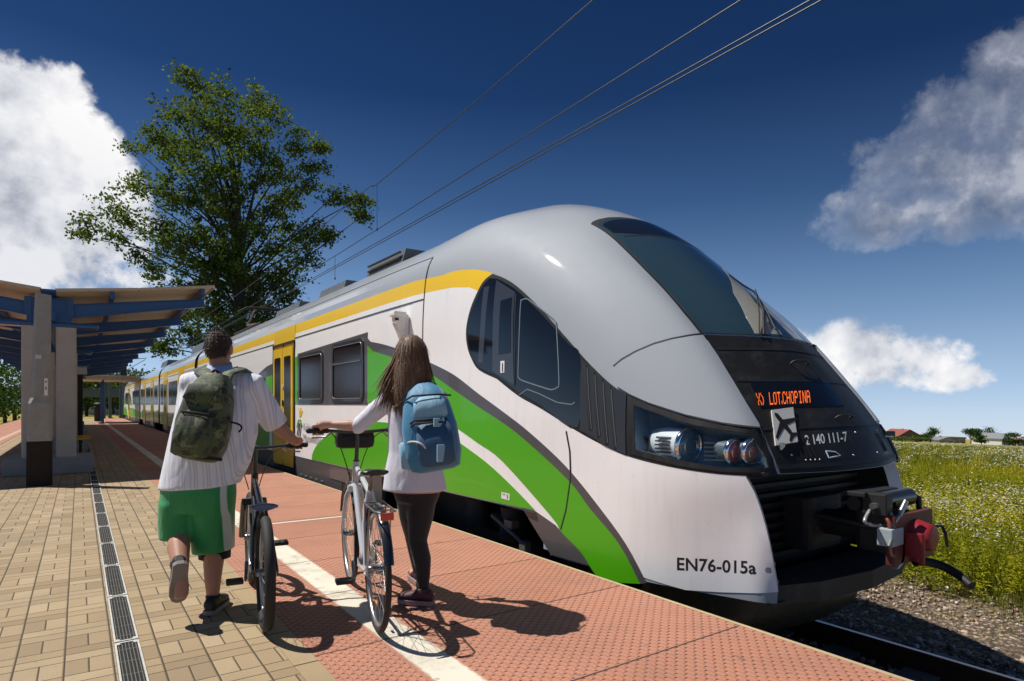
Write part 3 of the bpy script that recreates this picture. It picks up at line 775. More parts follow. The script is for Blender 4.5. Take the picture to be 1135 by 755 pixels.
for s, nm in ((-1, 'left'), (1, 'right')):
    fl = Matrix.Identity(4) if s < 0 else Matrix.Translation((2*XC,0,0)) @ Matrix.Scale(-1, 4, Vector((1,0,0)))
    hl = MB()
    patch(hl, HL_IN, -.21, 0, cell=.05, sides=(s,), rim=.004)
    hlo = wp(hl, 'headlight', [M_HSG])
    lm = MB()
    def inn(px, py, dep): p, n = hit(px, py); return p-n*dep
    ax = Vector((-.07,-.99,-.05))
    lamp(lm, inn(759,491,.105), ax, .126, .34, 3, 5)
    for i in range(5):                                    # cooling slots on the barrel flank
        a = R(62+i*13); c = inn(759,491,.105)+Vector((-.124*math.sin(a), .15, .124*math.cos(a))); lm.box((0,0,0), (.012,.13,.011), 6, Matrix.Translation(c) @ Matrix.Rotation(R(6), 4, 'Z') @ Matrix.Rotation(-a+R(90), 4, 'Y'))
    for px, le in ((814,4),(835.5,5)): lamp(lm, inn(px,498.5,.05), ax, .086, .12, le, 0)
    for i in range(5):
        c = inn(792,489+i*5,.05); lm.box((0,0,0), (.02,.16,.010), 1, Matrix.Translation(c) @ Matrix.Rotation(R(40), 4, 'Z'))
    p = [inn(*q, .02) for q in ((841,512),(848,502),(852,515))]; lm.add(p, [(0,1,2)], 2)
    lm.v = [tuple(fl @ Vector(v)) for v in lm.v]
    wp(lm, 'lamp', [M_LGR, mat('lamp_grey_slats', (.10,.13,.14), .4), M_CHR, M_LENS, M_RLENS, M_OLENS, M_SLOT], hlo)
    cv = MB(); patch(cv, HL_OUT, .010, 0, cell=.05, sides=(s,), holes=[HL_IN], rim=0)
    wp(cv, 'bezel', [M_BLK], hlo)
    cv = MB(); patch(cv, HL_IN, .007, 0, cell=.05, sides=(s,), rim=.006)
    wp(cv, 'lamp_cover', [M_COV], hlo)
# ---------------------------------------------------------------- lettering on the cheek
en = MB(); letters(en, 'EN76-015a', (749.5,631.5), (.985,.05), (0,-1), 19.5, 0, .38, .0036, 1.02)
wp(en, 'unit_number', [M_INK])
en = MB(); letters(en, '** 5', (557.5,551), (.7,.17), (0,-1), 6, 0, .15, .009); wp(en, 'data_text', [M_INK])
lb = MB(); patch(lb, H2([(556.5,545.5),(565.5,547.5),(565.3,554.5),(556.3,552.4)]), .0078, 0); wp(lb, 'data_label', [M_WHT])

# ============================================================ TRAIN: flank fittings, other cars, running gear
FX = XC-HW
M_FRM = mat('window_frame_black', (.020,.019,.019), .38, coat=.3)
M_YDR = paint('door_yellow', (.80,.50,.002), .36, .25, .04, streak=.1)
M_AL = mat('aluminium_trim', (.36,.35,.34), .4, .7)
def ringpatch(mb, outer, inner, off, mi, s): patch(mb, outer, off, mi, cell=.12, sides=(s,), holes=[inner])
def make_window(parent, y0, y1, z0, z1, s, hopper=False, lite=False):
    w = MB()
    if lite:
        patch(w, rrect(y0, z0, y1, z1, .08), .008, 1, cell=.5, sides=(s,)); wp(w, 'window', [M_FRM, M_WIN], parent); return
    o = rrect(y0, z0, y1, z1, .11); i = rrect(y0+.055, z0+.055, y1-.055, z1-.055, .075)
    ringpatch(w, o, i, .020, 0, s); patch(w, rrect(y0+.05, z0+.05, y1-.05, z1-.05, .08), .008, 1, cell=.2, sides=(s,))
    x = FX-.016 if s < 0 else 2*XC-FX+.016
    w.tube([(x-.006, q[0], q[1]) for q in i]+[(x-.006, i[0][0], i[0][1])], .006, 2, 5, False)
    if hopper:
        zh = z0+(z1-z0)*.66
        w.box((x, (y0+y1)/2, zh), (.03, y1-y0-.12, .045), 0); w.box((x-.004, (y0+y1)/2, zh-.012), (.03, y1-y0-.14, .012), 2)
    wp(w, 'window', [M_FRM, M_WIN, M_AL], parent)
def make_door(parent, y0, y1, s, lite=False):
    d = MB(); ym = (y0+y1)/2
    patch(d, [(y0,.06),(y1,.06),(y1,2.47),(y0,2.47)], .006, 0, cell=.4, sides=(s,))
    patch(d, [(y0,2.50),(y1,2.50),(y1,2.80),(y0,2.80)], .0065, 0, cell=.1, sides=(s,))
    for a, b in ((y0+.05, ym-.012), (ym+.012, y1-.05)):
        patch(d, [(a,.10),(b,.10),(b,2.40),(a,2.40)], .026, 0, cell=.4, sides=(s,))
        if not lite:
            ga, gb = a+.13, b-.13
            patch(d, rrect(ga, .80, gb, 2.22, .05), .032, 1, cell=.3, sides=(s,))
    if lite: patch(d, [(y0+.2,.9),(y1-.2,.9),(y1-.2,2.2),(y0+.2,2.2)], .03, 1, cell=.5, sides=(s,))
    else:
        patch(d, [(y0-.02,2.455),(y1+.02,2.455),(y1+.02,2.50),(y0-.02,2.50)], .030, 2, cell=.4, sides=(s,))
        for y in (y0-.015, y1+.015, ym): patch(d, [(y-.015,.06),(y+.015,.06),(y+.015,2.46),(y-.015,2.46)], .020, 2, cell=.4, sides=(s,))
        x = FX-.04 if s < 0 else 2*XC-FX+.04
        d.box((x, ym-.07, 1.30), (.02,.05,.12), 2, bev=.006); d.box((x, ym-.07, 1.62), (.02,.05,.06), 3, bev=.006)
        d.box((x+.01, y0+.30, .62), (.012,.12,.12), 3, bev=.003)
    wp(d, 'door', [M_YDR, M_WIN, M_RUB, M_WHT], parent, 'yellow double leaf passenger door' if not lite else None)
for s in BS:
    make_window(car1, 8.55, 9.92, 1.31, 2.235, s, True); make_window(car1, 10.36, 11.75, 1.31, 2.19, s)
    make_door(car1, 12.08, 13.62, s)
    for y in (17.4, 19.0, 20.6, 22.2): make_window(car1, y, y+1.4, 1.31, 2.22, s, lite=True)
# dark skirts below the floor line
sk = MB()
for s in BS:
    x = XC+s*(HW-.03)
    sk.box((x, 10.0, .0), (.05, 4.15, .62), 0); sk.box((x, 18.6, .0), (.05, 10.6, .62), 0)
    sk.box((x, 12.85, -.14), (.06, 1.5, .34), 1)
    if s < 0:
        for i in range(16):
            for j in range(7): sk.box((x-.026, 8.35+i*.075, -.17+j*.055), (.012,.05,.03), 1)
        sk.box((x-.027, 9.6, .17), (.012,.9,.2), 2)
        for k in range(5): sk.box((x-.028, 11.65-k*.3, -.02), (.01,.14,.03), 3)
wp(sk, 'skirt', [M_SKT, M_DRK, M_GRY, M_AL], car1)
st = MB()
for y in (7.05,):
    st.loft([[(FX+.02+a*.02, y+b, z) for a, b in ((0,-.11),(0,.11),(2,.11),(2,-.11))] for z in (.31,.12)], 0, False)
    st.loft([[(FX+.02+a*.02+dx, y+b+dx*.6, z) for a, b in ((0,-.11),(0,.11),(2,.11),(2,-.11))] for z, dx in ((.12,0),(-.02,.10),(-.55,.10))], 0, False)
wp(st, 'footstep_bracket', [M_GRN], car1, 'bright green step bracket hanging under the flank')
# camera housing on the flank
ch = MB(); px_, pn_ = side_pt(7.1, 2.33); n_k = len(ch.v)
ch.box((FX-.012, 7.06, 2.26), (.03,.16,.42), 0, bev=.01)
ch.loft([[(FX-.02+a, 7.06+b*q, z) for a, b in ((0,-.07),(-.14*q,-.06),(-.14*q,.06),(0,.07))] for z, q in ((2.10,.3),(2.28,.75),(2.36,1.0),(2.46,1.05))], 0, False)
ch.box((FX-.11, 7.06, 2.47), (.17,.16,.06), 0, bev=.015); ch.box((FX-.16, 6.985, 2.40), (.05,.012,.03), 1)
ch.v = [(x, y+.10, z-.075) for x, y, z in ch.v]; wp(ch, 'camera_housing', [M_LGR, M_INK], car1)
# operator's mark and wordmark
km = MB()
def lettersYZ(mb, s, y, z, size, mi, bold=0, off=.007, sx=1):
    vs, fs = text_faces(s, size, bold)
    mb.add([side_pt(y-vx*sx, z+vy)[0]+Vector((-off,0,0)) for vx, vy in vs], fs, mi)
lettersYZ(km, 'Koleje', 11.50, .80, .20, 0); lettersYZ(km, 'Mazowieckie', 11.50, .60, .20, 0)
def stroke(mb, pts, w, mi):
    line(mb, pts, w, .007, mi, cell=.08)
for k, (a, b) in enumerate((((11.62,.92),(11.72,.62)),((11.70,.94),(11.82,.64)),((11.78,.93),(11.90,.70)))): stroke(km, [a, b], .035, 1)
stroke(km, [(11.55,.86),(11.66,.98),(11.82,.98),(11.93,.84)], .03, 2)
for a, b in (((11.72,1.03),(11.66,1.22)),((11.70,1.05),(11.80,1.20)),((11.66,1.06),(11.56,1.17)),((11.77,1.05),(11.70,1.13))): stroke(km, [a, b], .04, 3)
wp(km, 'operator_mark', [mat('mark_grey', (.25,.25,.26), .5), M_INK, M_GRN, M_YEL], car1)

# roof equipment
M_ROOF = mat('roof_box_grey', (.10,.11,.12), .5, var=.3, dirt=.4)
rq = MB()
def roofbox(y0, y1, w, z0, z1, rail=True):
    rq.prism([(-w, z0),(w, z0),(w*.9, z1),(-w*.9, z1)], y0, y1, 0, 'y', Matrix.Translation((XC,0,0)))
    if rail:
        for z in np.linspace(z0+.08, z1-.05, 3): rq.box((XC-w*.97-.0, (y0+y1)/2, z), (.03, (y1-y0)*.9, .02), 1)
roofbox(8.5, 9.9, .9, 3.30, 3.60); wp(rq, 'air_conditioner', [M_ROOF, M_DRK])
rq = MB(); roofbox(11.4, 12.9, .75, 3.35, 3.62, False); wp(rq, 'roof_box', [M_ROOF, M_DRK])
rq = MB(); roofbox(14.2, 16.2, .8, 3.35, 3.60, False); wp(rq, 'roof_box', [M_ROOF, M_DRK])
pg = MB()
for s in (-1,1):
    pg.tube([(XC+s*.55,19.2,3.62),(XC+s*.3,21.6,3.85)], .035, 1, 8); pg.tube([(XC+s*.3,21.6,3.85),(XC+s*.5,19.6,4.12)], .028, 1, 8)
    pg.tube([(XC+s*.55,18.6,3.6),(XC+s*.55,22.2,3.6)], .04, 0, 8)
for y, z in ((19.5,4.14),(19.75,4.14)): pg.tube([(XC-.95,y,z-.14),(XC-.75,y,z-.02),(XC-.5,y,z),(XC+.5,y,z),(XC+.75,y,z-.02),(XC+.95,y,z-.14)], .03, 0, 8)
for s in (-1,1):
    for y in (18.9, 21.9): pg.lathe([(.05,0),(.09,.04),(.05,.07),(.09,.11),(.05,.14),(.09,.18),(.04,.22)], 1, 12, Matrix.Translation((XC+s*.5,y,3.4)))
wp(pg, 'pantograph', [M_DRK, mat('insulator_brown', (.16,.05,.03), .35)])

# following cars
def make_car(y0, y1, doors, wins, greens):
    b = MB(); sections(b, y0, y1)
    for s in BS:
        for a, c_ in wins: patch(b, [(a-.1,1.24),(c_+.1,1.24),(c_+.1,2.28),(a-.1,2.28)], .004, 4, cell=1, sides=(s,))
        for a, c_, z in greens: patch(b, [(a,.33),(c_,.33),(c_,z*.8),(a,z)], .004, 3, cell=.6, sides=(s,))
        b.box((XC+s*(HW-.03),(y0+y1)/2,.0),(.05,(y1-y0)*.62,.62),5)
        line(b, [(y0+.1,2.535),(y1-.1,2.535)], .02, .004, 4, cell=1, sides=(s,))
    cb = wp(b, 'car_body', BODY_MATS)
    for s in BS:
        for y in doors: make_door(cb, y-.8, y+.8, s, True)
        for a, c_ in wins:
            n = max(1, round((c_-a)/1.6)); w_ = (c_-a)/n
            for i in range(n): make_window(cb, a+i*w_+.07, a+(i+1)*w_-.07, 1.3, 2.22, s, lite=True)
    rb = MB(); rb.prism([(-.9,3.3),(.9,3.3),(.8,3.72),(-.8,3.72)], y0+2, y0+5, 0, 'y', Matrix.Translation((XC,0,0))); wp(rb, 'roof_box', [M_ROOF])
    return cb
make_car(24.7, 36.2, (28.2, 33.6), ((25.1,27.1),(29.4,32.4),(34.7,35.9)), ((24.8,27.3,1.0),(29.2,32.7,.85),(34.5,36.1,.9)))
make_car(36.9, 48.4, (40.2, 45.4), ((37.3,39.1),(41.4,44.2),(46.6,48.0)), ((37.0,39.2,1.0),(41.2,44.5,.85),(46.3,48.3,.9)))
for y0, y1 in ((24.0,24.7),(36.2,36.9),(48.4,49.1)):
    bl = MB()
    for k in range(5):
        q = .93 if k % 2 else .97
        a, c_ = y0+(y1-y0)*k/5, y0+(y1-y0)*(k+1)/5
        ringa = [(XC-w*q, z) for z, w in zip(SEC_Z, SEC_W) if z >= .29]+[(XC+w*q, z) for z, w in list(zip(SEC_Z, SEC_W))[::-1][1:] if z >= .29]
        bl.prism([(x, .3+(z-.3)*.97) for x, z in ringa], a, c_, 0, 'y')
    wp(bl, 'gangway_bellows', [M_RUB], label='black folded gangway bellows between the cars')
# far cab: the same shell turned round
far = copy_tree(car1, train); TT = Matrix.Translation(-L_TRAIN) @ Matrix.Translation((2*XC, 73.2, 0)) @ Matrix.Rotation(math.pi, 4, 'Z')
far.matrix_local = TT
for o_ in [ho, wso]:
    c_ = copy_tree(o_, train); c_.matrix_local = TT

# bogies and underframe
def make_bogie(yc):
    g = MB()
    for s in BS:
        g.box((XC+s*1.02, yc, -.20), (.14,2.9,.20), 0, bev=.04)
        for y in (-1.1, 1.1):
            g.box((XC+s*1.05, yc+y, -.32), (.22,.36,.30), 0, bev=.05)
            g.lathe([(.11,-.10),(.13,-.05),(.13,.05),(.11,.08)], 1, 16, Matrix.Translation((XC+s*1.2, yc+y, -.30)) @ Matrix.Rotation(R(90), 4, 'Y'))
        for y in (-.35,.35): g.lathe([(.14,-.16),(.17,-.1),(.14,-.03),(.17,.03),(.14,.1),(.15,.2)], 2, 16, Matrix.Translation((XC+s*1.02, yc+y, .0)))
        g.tube([(XC+s*1.2,yc-.2,.1),(XC+s*1.22,yc-.7,-.05),(XC+s*1.2,yc-1.0,-.22)], .022, 1, 8)
        g.box((XC+s*1.24, yc-.62, .08), (.10,.14,.08), 1, bev=.01); g.box((XC+s*1.24, yc-.85, -.12), (.08,.10,.14), 1, bev=.01)
    g.box((XC, yc, -.1), (1.9,.5,.3), 0)
    o = wp(g, 'bogie', [M_DRK, mat('bogie_grey', (.16,.15,.14), .5, .4, var=.4), mat('air_spring_rubber', (.02,.02,.02), .7)])
    for y in (-1.1, 1.1):
        for s in BS:
            w = MB(); w.lathe([(.05,-.07),(.30,-.05),(.36,-.065),(.43,-.07),(.455,-.07),(.445,-.04),(.425,.06),(.36,.065),(.28,.03),(.12,.05),(.06,.06)], 0, 36, Matrix.Translation((XC+s*.76, yc+y, -.295)) @ Matrix.Rotation(R(90*s), 4, 'Y'))
            wp(w, 'wheel', [mat('wheel_steel', (.10,.085,.075), .5, .6, var=.3)], o)
    return o
make_bogie(5.75); make_bogie(24.4); make_bogie(36.5); make_bogie(48.7); make_bogie(67.4)
uf = MB()
uf.box((XC, 36, .05), (2.2, 60, .5), 0); uf.box((XC, 5.6, .2), (1.6,3.2,.2), 0); uf.box((XC+.6, 5.4, -.15), (.5, 3.6, .9), 0)
for i, (y, w) in enumerate(((16,3.0),(20,2.4),(30,3.4),(43,3.2),(53,3.0))): uf.box((XC, y, -.2), (2.3, w, .5), 0, bev=.04)
wp(uf, 'underframe', [M_DRK])
# front bay: crossbar, snow plough
cb_ = MB()
cb_.prism([(XC-.99,2.44),(XC-.6,2.31),(XC,2.25),(XC+.6,2.31),(XC+.99,2.44),(XC+.9,2.66),(XC-.9,2.66)], -.075, .055, 0)
cb_.box((XC,2.72,.36),(.5,.25,.42),0,bev=.05)
wp(cb_, 'bumper_beam', [mat('bumper_dirty_grey', (.026,.024,.022), .7, var=.4, dirt=.5)])
pw = MB()
prof = [(XC+x, y) for x, y in smooth_poly([(-.98,3.6),(-.97,3.05),(-.86,2.76),(-.5,2.60),(0,2.55),(.5,2.60),(.86,2.76),(.97,3.05),(.98,3.6)], 4)]
pw.loft([[(XC+(x-XC)*k, y+dy, z) for x, y in prof] for z, k, dy in ((-.08,1,0),(-.26,1,.01),(-.36,.98,.04),(-.41,.94,.09))], 0, True)
wp(pw, 'snow_plough', [mat('plough_dark_green', (.018,.020,.014), .45, var=.4, dirt=.7)])
# automatic coupler
def cpy(px, py, Y): r = ray(px, py); k = Y/r.y; return Vector((r.x*k, Y, EYE+r.z*k))
YP = 1.98
TL, TR, BL, BR = cpy(990,573,YP), cpy(1033.5,563.5,YP), cpy(993,628,YP), cpy(1035,616,YP)
x0, x1, zb, zt_ = (TL.x+BL.x)/2, (TR.x+BR.x)/2, (BL.z+BR.z)/2, (TL.z+TR.z)/2; xm, zm = (x0+x1)/2, (zb+zt_)/2
cp = MB()
cp.tube([(XC,2.95,zm+.02),(XC,2.3,zm+.02)], .10, 1, 16); cp.box((xm,2.18,zm+.02),(.30,.28,.30),1,bev=.04)
for dx in (-.22,.22): cp.tube([(xm+dx*.9,2.9,zm+.10),(xm+dx*.6,2.2,zm+.05)], .028, 1, 8)
cpo = wp(cp, 'coupler', [M_RED, mat('coupler_black', (.018,.018,.018), .5, var=.3, dirt=.5)], label='red faced automatic coupler with hoses and black cylinder')
M_RDK = mat('coupler_red_shaded', (.12,.026,.018), .55, var=.3, vscale=14, dirt=.6)  # coupler red darkened, the shade on the plate's front put into the colour
pt = MB(); pt.box((xm,YP+.03,zm),(x1-x0,.06,zt_-zb),2,bev=.012)
pt.lathe([(.118,0),(.112,.03),(.094,.09),(.084,.12),(.072,.125),(.02,.125)], 0, 28, Matrix.Translation((xm-.0,YP,zm+.01)) @ Matrix.Rotation(R(90), 4, 'X'))
pt.box((xm-.135,YP-.05,zm-.03),(.03,.12,.17),0,bev=.008); pt.box((xm-.13,YP-.10,zm-.06),(.03,.03,.20),0,bev=.008)
pt.box((xm,YP-.02,zb+.03),(.10,.05,.05),0,bev=.01)
pt.tube([(x1-.01,YP-.01,zm+.04),(x1+.10,YP-.02,zm+.035),(x1+.13,YP-.03,zm-.02),(x1+.135,YP-.04,zm-.12)], .011, 1, 8)
wp(pt, 'face_plate', [M_RED, M_RUB, M_RDK], cpo)
cy = MB(); a, b_ = cpy(968,557,2.06), cpy(1018,548,1.92)
cy.tube([(xm-.30,2.25,zt_+.055),(xm-.27,2.25,zt_+.055)], .05, 1, 14); cy.tube([(xm-.20,2.12,zt_+.075),(xm+.215,2.12,zt_+.075)], .068, 0, 20)
for x in (xm-.20, xm+.215): cy.ball((x,2.12,zt_+.075),(.02,.066,.066),0,14,7)
cy.box((xm-.12,2.22,zt_+.13),(.50,.16,.035),1,bev=.008); cy.box((xm-.28,2.10,zt_+.07),(.10,.16,.15),1,bev=.01)
cy.tube([(xm+.22,2.08,zt_+.09),(xm+.255,2.06,zt_+.07),(xm+.258,2.05,zt_-.07)], .020, 1, 8)
wp(cy, 'air_cylinder', [mat('cylinder_black', (.02,.018,.014), .3, coat=.3), M_RUB], cpo)
jb = MB(); jb.box((xm-.27,YP+.04,zm+.03),(.17,.10,.12),0,bev=.008)
for dx in (-.05,.0,.05): jb.tube([(xm-.27+dx,YP+.02,zm+.09),(xm-.265+dx*1.2,YP+.02,zm+.13),(xm-.24+dx*1.3,YP+.05,zm+.16)], .014, 1, 8)
jb.tube([(xm-.32,YP+.02,zm-.03),(xm-.33,YP+.01,zm-.08),(xm-.30,YP+.01,zm-.10),(xm-.28,YP+.02,zm-.05)], .012, 2, 8)
wp(jb, 'junction_box', [mat('junction_box_grey', (.36,.42,.45), .45, dirt=.3), mat('copper_fitting', (.30,.10,.06), .4, .5), mat('pinkish_hose', (.40,.16,.13), .5)], cpo)
hs = MB()
hs.tube(bez((xm-.24,2.15,zt_+.04),(xm-.62,2.05,zt_-.02),(xm-.42,2.1,zm+.12),10)+bez((xm-.42,2.1,zm+.12),(xm-.36,2.1,zm+.09),(xm-.24,2.05,zm+.10),6)[1:], .012, 0, 8)
hs.tube(bez((xm-.27,2.02,zt_+.02),(xm-.27,1.98,zm+.1),(xm-.38,1.98,zm-.02),10), .013, 1, 8)
hs.tube([(xm-.36,2.1,zt_+.06),(xm-.24,2.05,zt_+.06)], .022, 2, 10); hs.tube([(xm-.20,2.0,zt_-.02),(xm-.13,1.98,zt_+.09)], .019, 2, 10)
hs.tube([(xm-.30,2.0,zm+.10),(xm-.24,1.98,zm+.17)], .013, 2, 8); hs.tube([(xm-.13,2.05,zt_+.06),(xm-.10,2.02,zt_+.03),(xm-.10,2.02,zm-.05)], .018, 3, 8)
wp(hs, 'hose', [mat('steel_braid_hose', (.45,.46,.46), .4, .5), mat('grey_hose', (.16,.17,.16), .5), M_STL, M_RUB], cpo)
bh = MB(); e1 = cpy(1045,627,1.85); e2 = cpy(1077,649.5,1.66)
bh.tube(bez((xm+.0,YP+.0,zb-.005),(xm+.24,YP-.08,zb+.0),(e2.x,e2.y,e2.z),14), [.030]*12+[.027]*3, 0, 12)
wp(bh, 'cable', [M_RUB], cpo)
lv = MB(); lv.loft([[(xm-.17+dx+a, YP+.0+b, z) for a, b in ((-.02,0),(.02,0),(.02,.03),(-.02,.03))] for z, dx in ((zm+.02,.02),(zm-.10,.015),(zm-.16,-.02),(zm-.19,-.08))], 0, False)
wp(lv, 'release_lever', [mat('lever_pale_grey', (.55,.55,.52), .5)], cpo)
# steps at the right hand lamp corner
mi_ = MB(); p, n = hit(978, 484); mi_.box((XC+.98,2.58,1.02),(.16,.05,.05),0,bev=.01); mi_.tube([(XC+.86,2.56,1.0),(XC+1.0,2.56,1.0)], .014, 1, 8)
wp(mi_, 'handrail_bracket', [M_RUB, M_STL])
# ============================================================ PLATFORM
PE, PW = 3.15, -4.05                 # platform edges
Y0, Y1 = -5.0, 66.0
PXC = (PE+PW)/2
def sheet(name, x0, x1, z, m, y0=Y0, y1=Y1, th=.02, kind='structure', label=None):
    b = MB(); b.box(((x0+x1)/2, (y0+y1)/2, z-th/2), (x1-x0, y1-y0, th)); o = b.build(name, m); o['kind'] = kind; return o
def paver_material():
    m = bpy.data.materials.new('basketweave_pavers'); m.use_nodes = True; t = NT(m.node_tree); b = m.node_tree.nodes['Principled BSDF']
    p = t.pos(); x, y, z = t.sep(p)
    wob = t.noise(p, 1.3, 2, .5, out=1); wx, wy, wz = t.sep(wob)
    X = t.m('ADD', t.m('DIVIDE', t.m('SUBTRACT', x, .14), .20), t.m('MULTIPLY', t.m('SUBTRACT', wx, .5), .03))
    Y = t.m('ADD', t.m('DIVIDE', y, .20), t.m('MULTIPLY', t.m('SUBTRACT', wy, .5), .03))
    cx = t.m('FLOOR', X); cy = t.m('FLOOR', Y); fx = t.m('FRACT', X); fy = t.m('FRACT', Y)
    odd = t.m('GREATER_THAN', t.m('FRACT', t.m('MULTIPLY', cy, .5)), .25)      # odd square: two bricks across
    u = t.m('ADD', t.m('MULTIPLY', odd, fy), t.m('MULTIPLY', t.m('SUBTRACT', 1, odd), fx))   # split direction
    h = t.m('GREATER_THAN', u, .5); fu = t.m('FRACT', t.m('MULTIPLY', u, 2))
    def edge(f, k): return t.m('MULTIPLY', t.m('MINIMUM', f, t.m('SUBTRACT', 1, f)), k)
    d = t.m('MINIMUM', t.m('MINIMUM', edge(fx, .2), edge(fy, .2)), edge(fu, .1))
    d = t.m('ADD', d, t.m('MULTIPLY', t.m('SUBTRACT', t.noise(p, 60, 2), .5), .0022))
    colj = t.m('MULTIPLY', edge(fx, .2), .75)                                    # wider joint along the columns
    d = t.m('MINIMUM', d, colj)
    joint = t.m('SUBTRACT', 1, t.ss(d, .0016, .0042))
    wn = t.n('ShaderNodeTexWhiteNoise', noise_dimensions='3D')
    t.put(wn.inputs['Vector'], t.comb(cx, cy, t.m('ADD', t.m('MULTIPLY', h, 7.3), 1.0)))
    base = t.ramp(wn.outputs['Value'], [(0, (.275,.193,.110)), (.35, (.35,.252,.143)), (.7, (.38,.28,.163)), (1, (.435,.328,.203))])
    g = t.noise(p, 130, 3, .7); base = t.mix(t.m('MULTIPLY', t.ss(g, .35, .8), .45), base, (.20,.155,.095))
    st = t.ss(t.noise(p, .9, 6, .7), .42, .75); base = t.mix(t.m('MULTIPLY', st, .40), base, (.20,.16,.105))
    spot = t.ss(t.noise(p, 14, 3, .5), .68, .74); base = t.mix(t.m('MULTIPLY', spot, .45), base, (.12,.095,.06))
    sand = t.noise(p, 3.1, 3, .6)
    jc = t.mix(sand, (.028,.020,.012), (.085,.062,.034))
    t.put(b.inputs['Base Color'], t.mix(joint, base, jc)); b.inputs['Roughness'].default_value = .85
    bn = t.n('ShaderNodeBump'); bn.inputs['Strength'].default_value = .7; bn.inputs['Distance'].default_value = .005
    hgt = t.m('ADD', t.ss(d, .0008, .007), t.m('MULTIPLY', t.m('ADD', g, t.m('MULTIPLY', wn.outputs['Value'], .8)), .35))
    t.put(bn.inputs['Height'], hgt); t.l.new(bn.outputs[0], b.inputs['Normal']); return m
def slab_material(name, c0, c1, tactile=True, joints=.962, off=2.2, wear=0):
    m = bpy.data.materials.new(name); m.use_nodes = True; t = NT(m.node_tree); b = m.node_tree.nodes['Principled BSDF']
    p = t.pos(); x, y, z = t.sep(p)
    fj = t.m('FRACT', t.m('DIVIDE', t.m('SUBTRACT', y, off), joints)); cj = t.m('FLOOR', t.m('DIVIDE', t.m('SUBTRACT', y, off), joints))
    dj = t.m('MULTIPLY', t.m('MINIMUM', fj, t.m('SUBTRACT', 1, fj)), joints)
    joint = t.m('SUBTRACT', 1, t.ss(dj, .003, .008))
    wn = t.n('ShaderNodeTexWhiteNoise', noise_dimensions='1D'); t.put(wn.inputs['W'], cj)
    c = t.mix(wn.outputs['Value'], c0, c1)
    n = t.noise(p, 1.6, 6, .68); c = t.mix(t.m('MULTIPLY', t.ss(n, .42, .78), .55), c, tuple(q*.62+.02 for q in c0)); gum = t.ss(t.noise(p, 7.5, 2, .4), .715, .74); c = t.mix(t.m('MULTIPLY', gum, .5), c, (.16,.10,.075)); dust = t.ss(t.noise(t.vm('MULTIPLY', p, (1.0, .4, 1)), 1.1, 5, .7), .52, .75); c = t.mix(t.m('MULTIPLY', dust, .28), c, (.42,.30,.22))
    hgt = t.noise(p, 150, 2, .7)
    c = t.mix(t.m('MULTIPLY', t.ss(hgt, .4, .8), .22), c, tuple(q*.55 for q in c0))
    if tactile:
        # rows of small lozenges, every other row shifted, with darker coloured gaps
        q = t.m('DIVIDE', x, .036); r_ = t.m('FLOOR', q); fx = t.m('FRACT', q)
        yy = t.m('ADD', t.m('DIVIDE', y, .060), t.m('MULTIPLY', r_, .5)); fy = t.m('FRACT', yy)
        dx = t.m('ABSOLUTE', t.m('SUBTRACT', fx, .5)); dy = t.m('ABSOLUTE', t.m('SUBTRACT', fy, .5))
        sl = t.m('ADD', t.m('MULTIPLY', dx, 1.0), t.m('MULTIPLY', dy, .86))
        bump = t.m('SUBTRACT', 1, t.ss(sl, .34, .56))
        dash = t.m('MULTIPLY', t.ss(dy, .38, .45), t.m('SUBTRACT', 1, t.ss(dx, .20, .36)))
        slot = t.m('MULTIPLY', t.m('SUBTRACT', 1, t.ss(dy, .22, .34)), t.ss(dx, .42, .47))
        dark = t.m('MAXIMUM', dash, t.m('MULTIPLY', slot, .8))
        dark = t.m('MULTIPLY', dark, t.m('ADD', .35, t.noise(p, 2.2, 4, .6)))
        c = t.mix(t.m('MULTIPLY', dark, 1.1, clamp=True), c, tuple(q_*.18 for q_ in c0))
        hgt = t.m('ADD', t.m('MULTIPLY', hgt, .25), bump)
    if wear:
        w1 = t.ss(t.noise(p, 2.6, 7, .72), .50, .66); w2 = t.ss(t.noise(t.vm('MULTIPLY', p, (1, .35, 1)), 9, 5, .7), .56, .70)
        c = t.mix(t.m('MULTIPLY', w1, wear*.75), c, (.38,.27,.19)); c = t.mix(t.m('MULTIPLY', w2, wear*.6), c, (.22,.17,.13))
        ed = t.m('ABSOLUTE', t.m('SUBTRACT', x, 1.4435)); c = t.mix(t.m('MULTIPLY', t.ss(t.m('ADD', ed, t.m('MULTIPLY', t.m('SUBTRACT', t.noise(p, 24, 4, .7), .5), .05)), .086, .100), wear), c, (.40,.22,.15))
    c = t.mix(joint, c, (.05,.03,.022))
    t.put(b.inputs['Base Color'], c); b.inputs['Roughness'].default_value = .8
    bn = t.n('ShaderNodeBump'); bn.inputs['Strength'].default_value = .55; bn.inputs['Distance'].default_value = .004
    t.put(bn.inputs['Height'], t.m('SUBTRACT', hgt, t.m('MULTIPLY', joint, 3))); t.l.new(bn.outputs[0], b.inputs['Normal']); return m
M_PAV = paver_material()
M_PINK = slab_material('terracotta_tactile_slabs', (.43,.185,.115), (.48,.215,.14))
M_WLINE = slab_material('worn_white_line', (.66,.61,.50), (.72,.68,.57), False, wear=.7)
M_CURB = slab_material('sandstone_kerb', (.33,.235,.13), (.38,.28,.16), False, .5, .1)
M_CONC = mat('weathered_concrete', (.47,.445,.41), .85, var=.18, vscale=5, bump=.25, bscale=60, dirt=.25)
M_CONB = mat('blue_grey_concrete', (.27,.28,.29), .85, var=.22, vscale=4, bump=.25, bscale=60, dirt=.3)
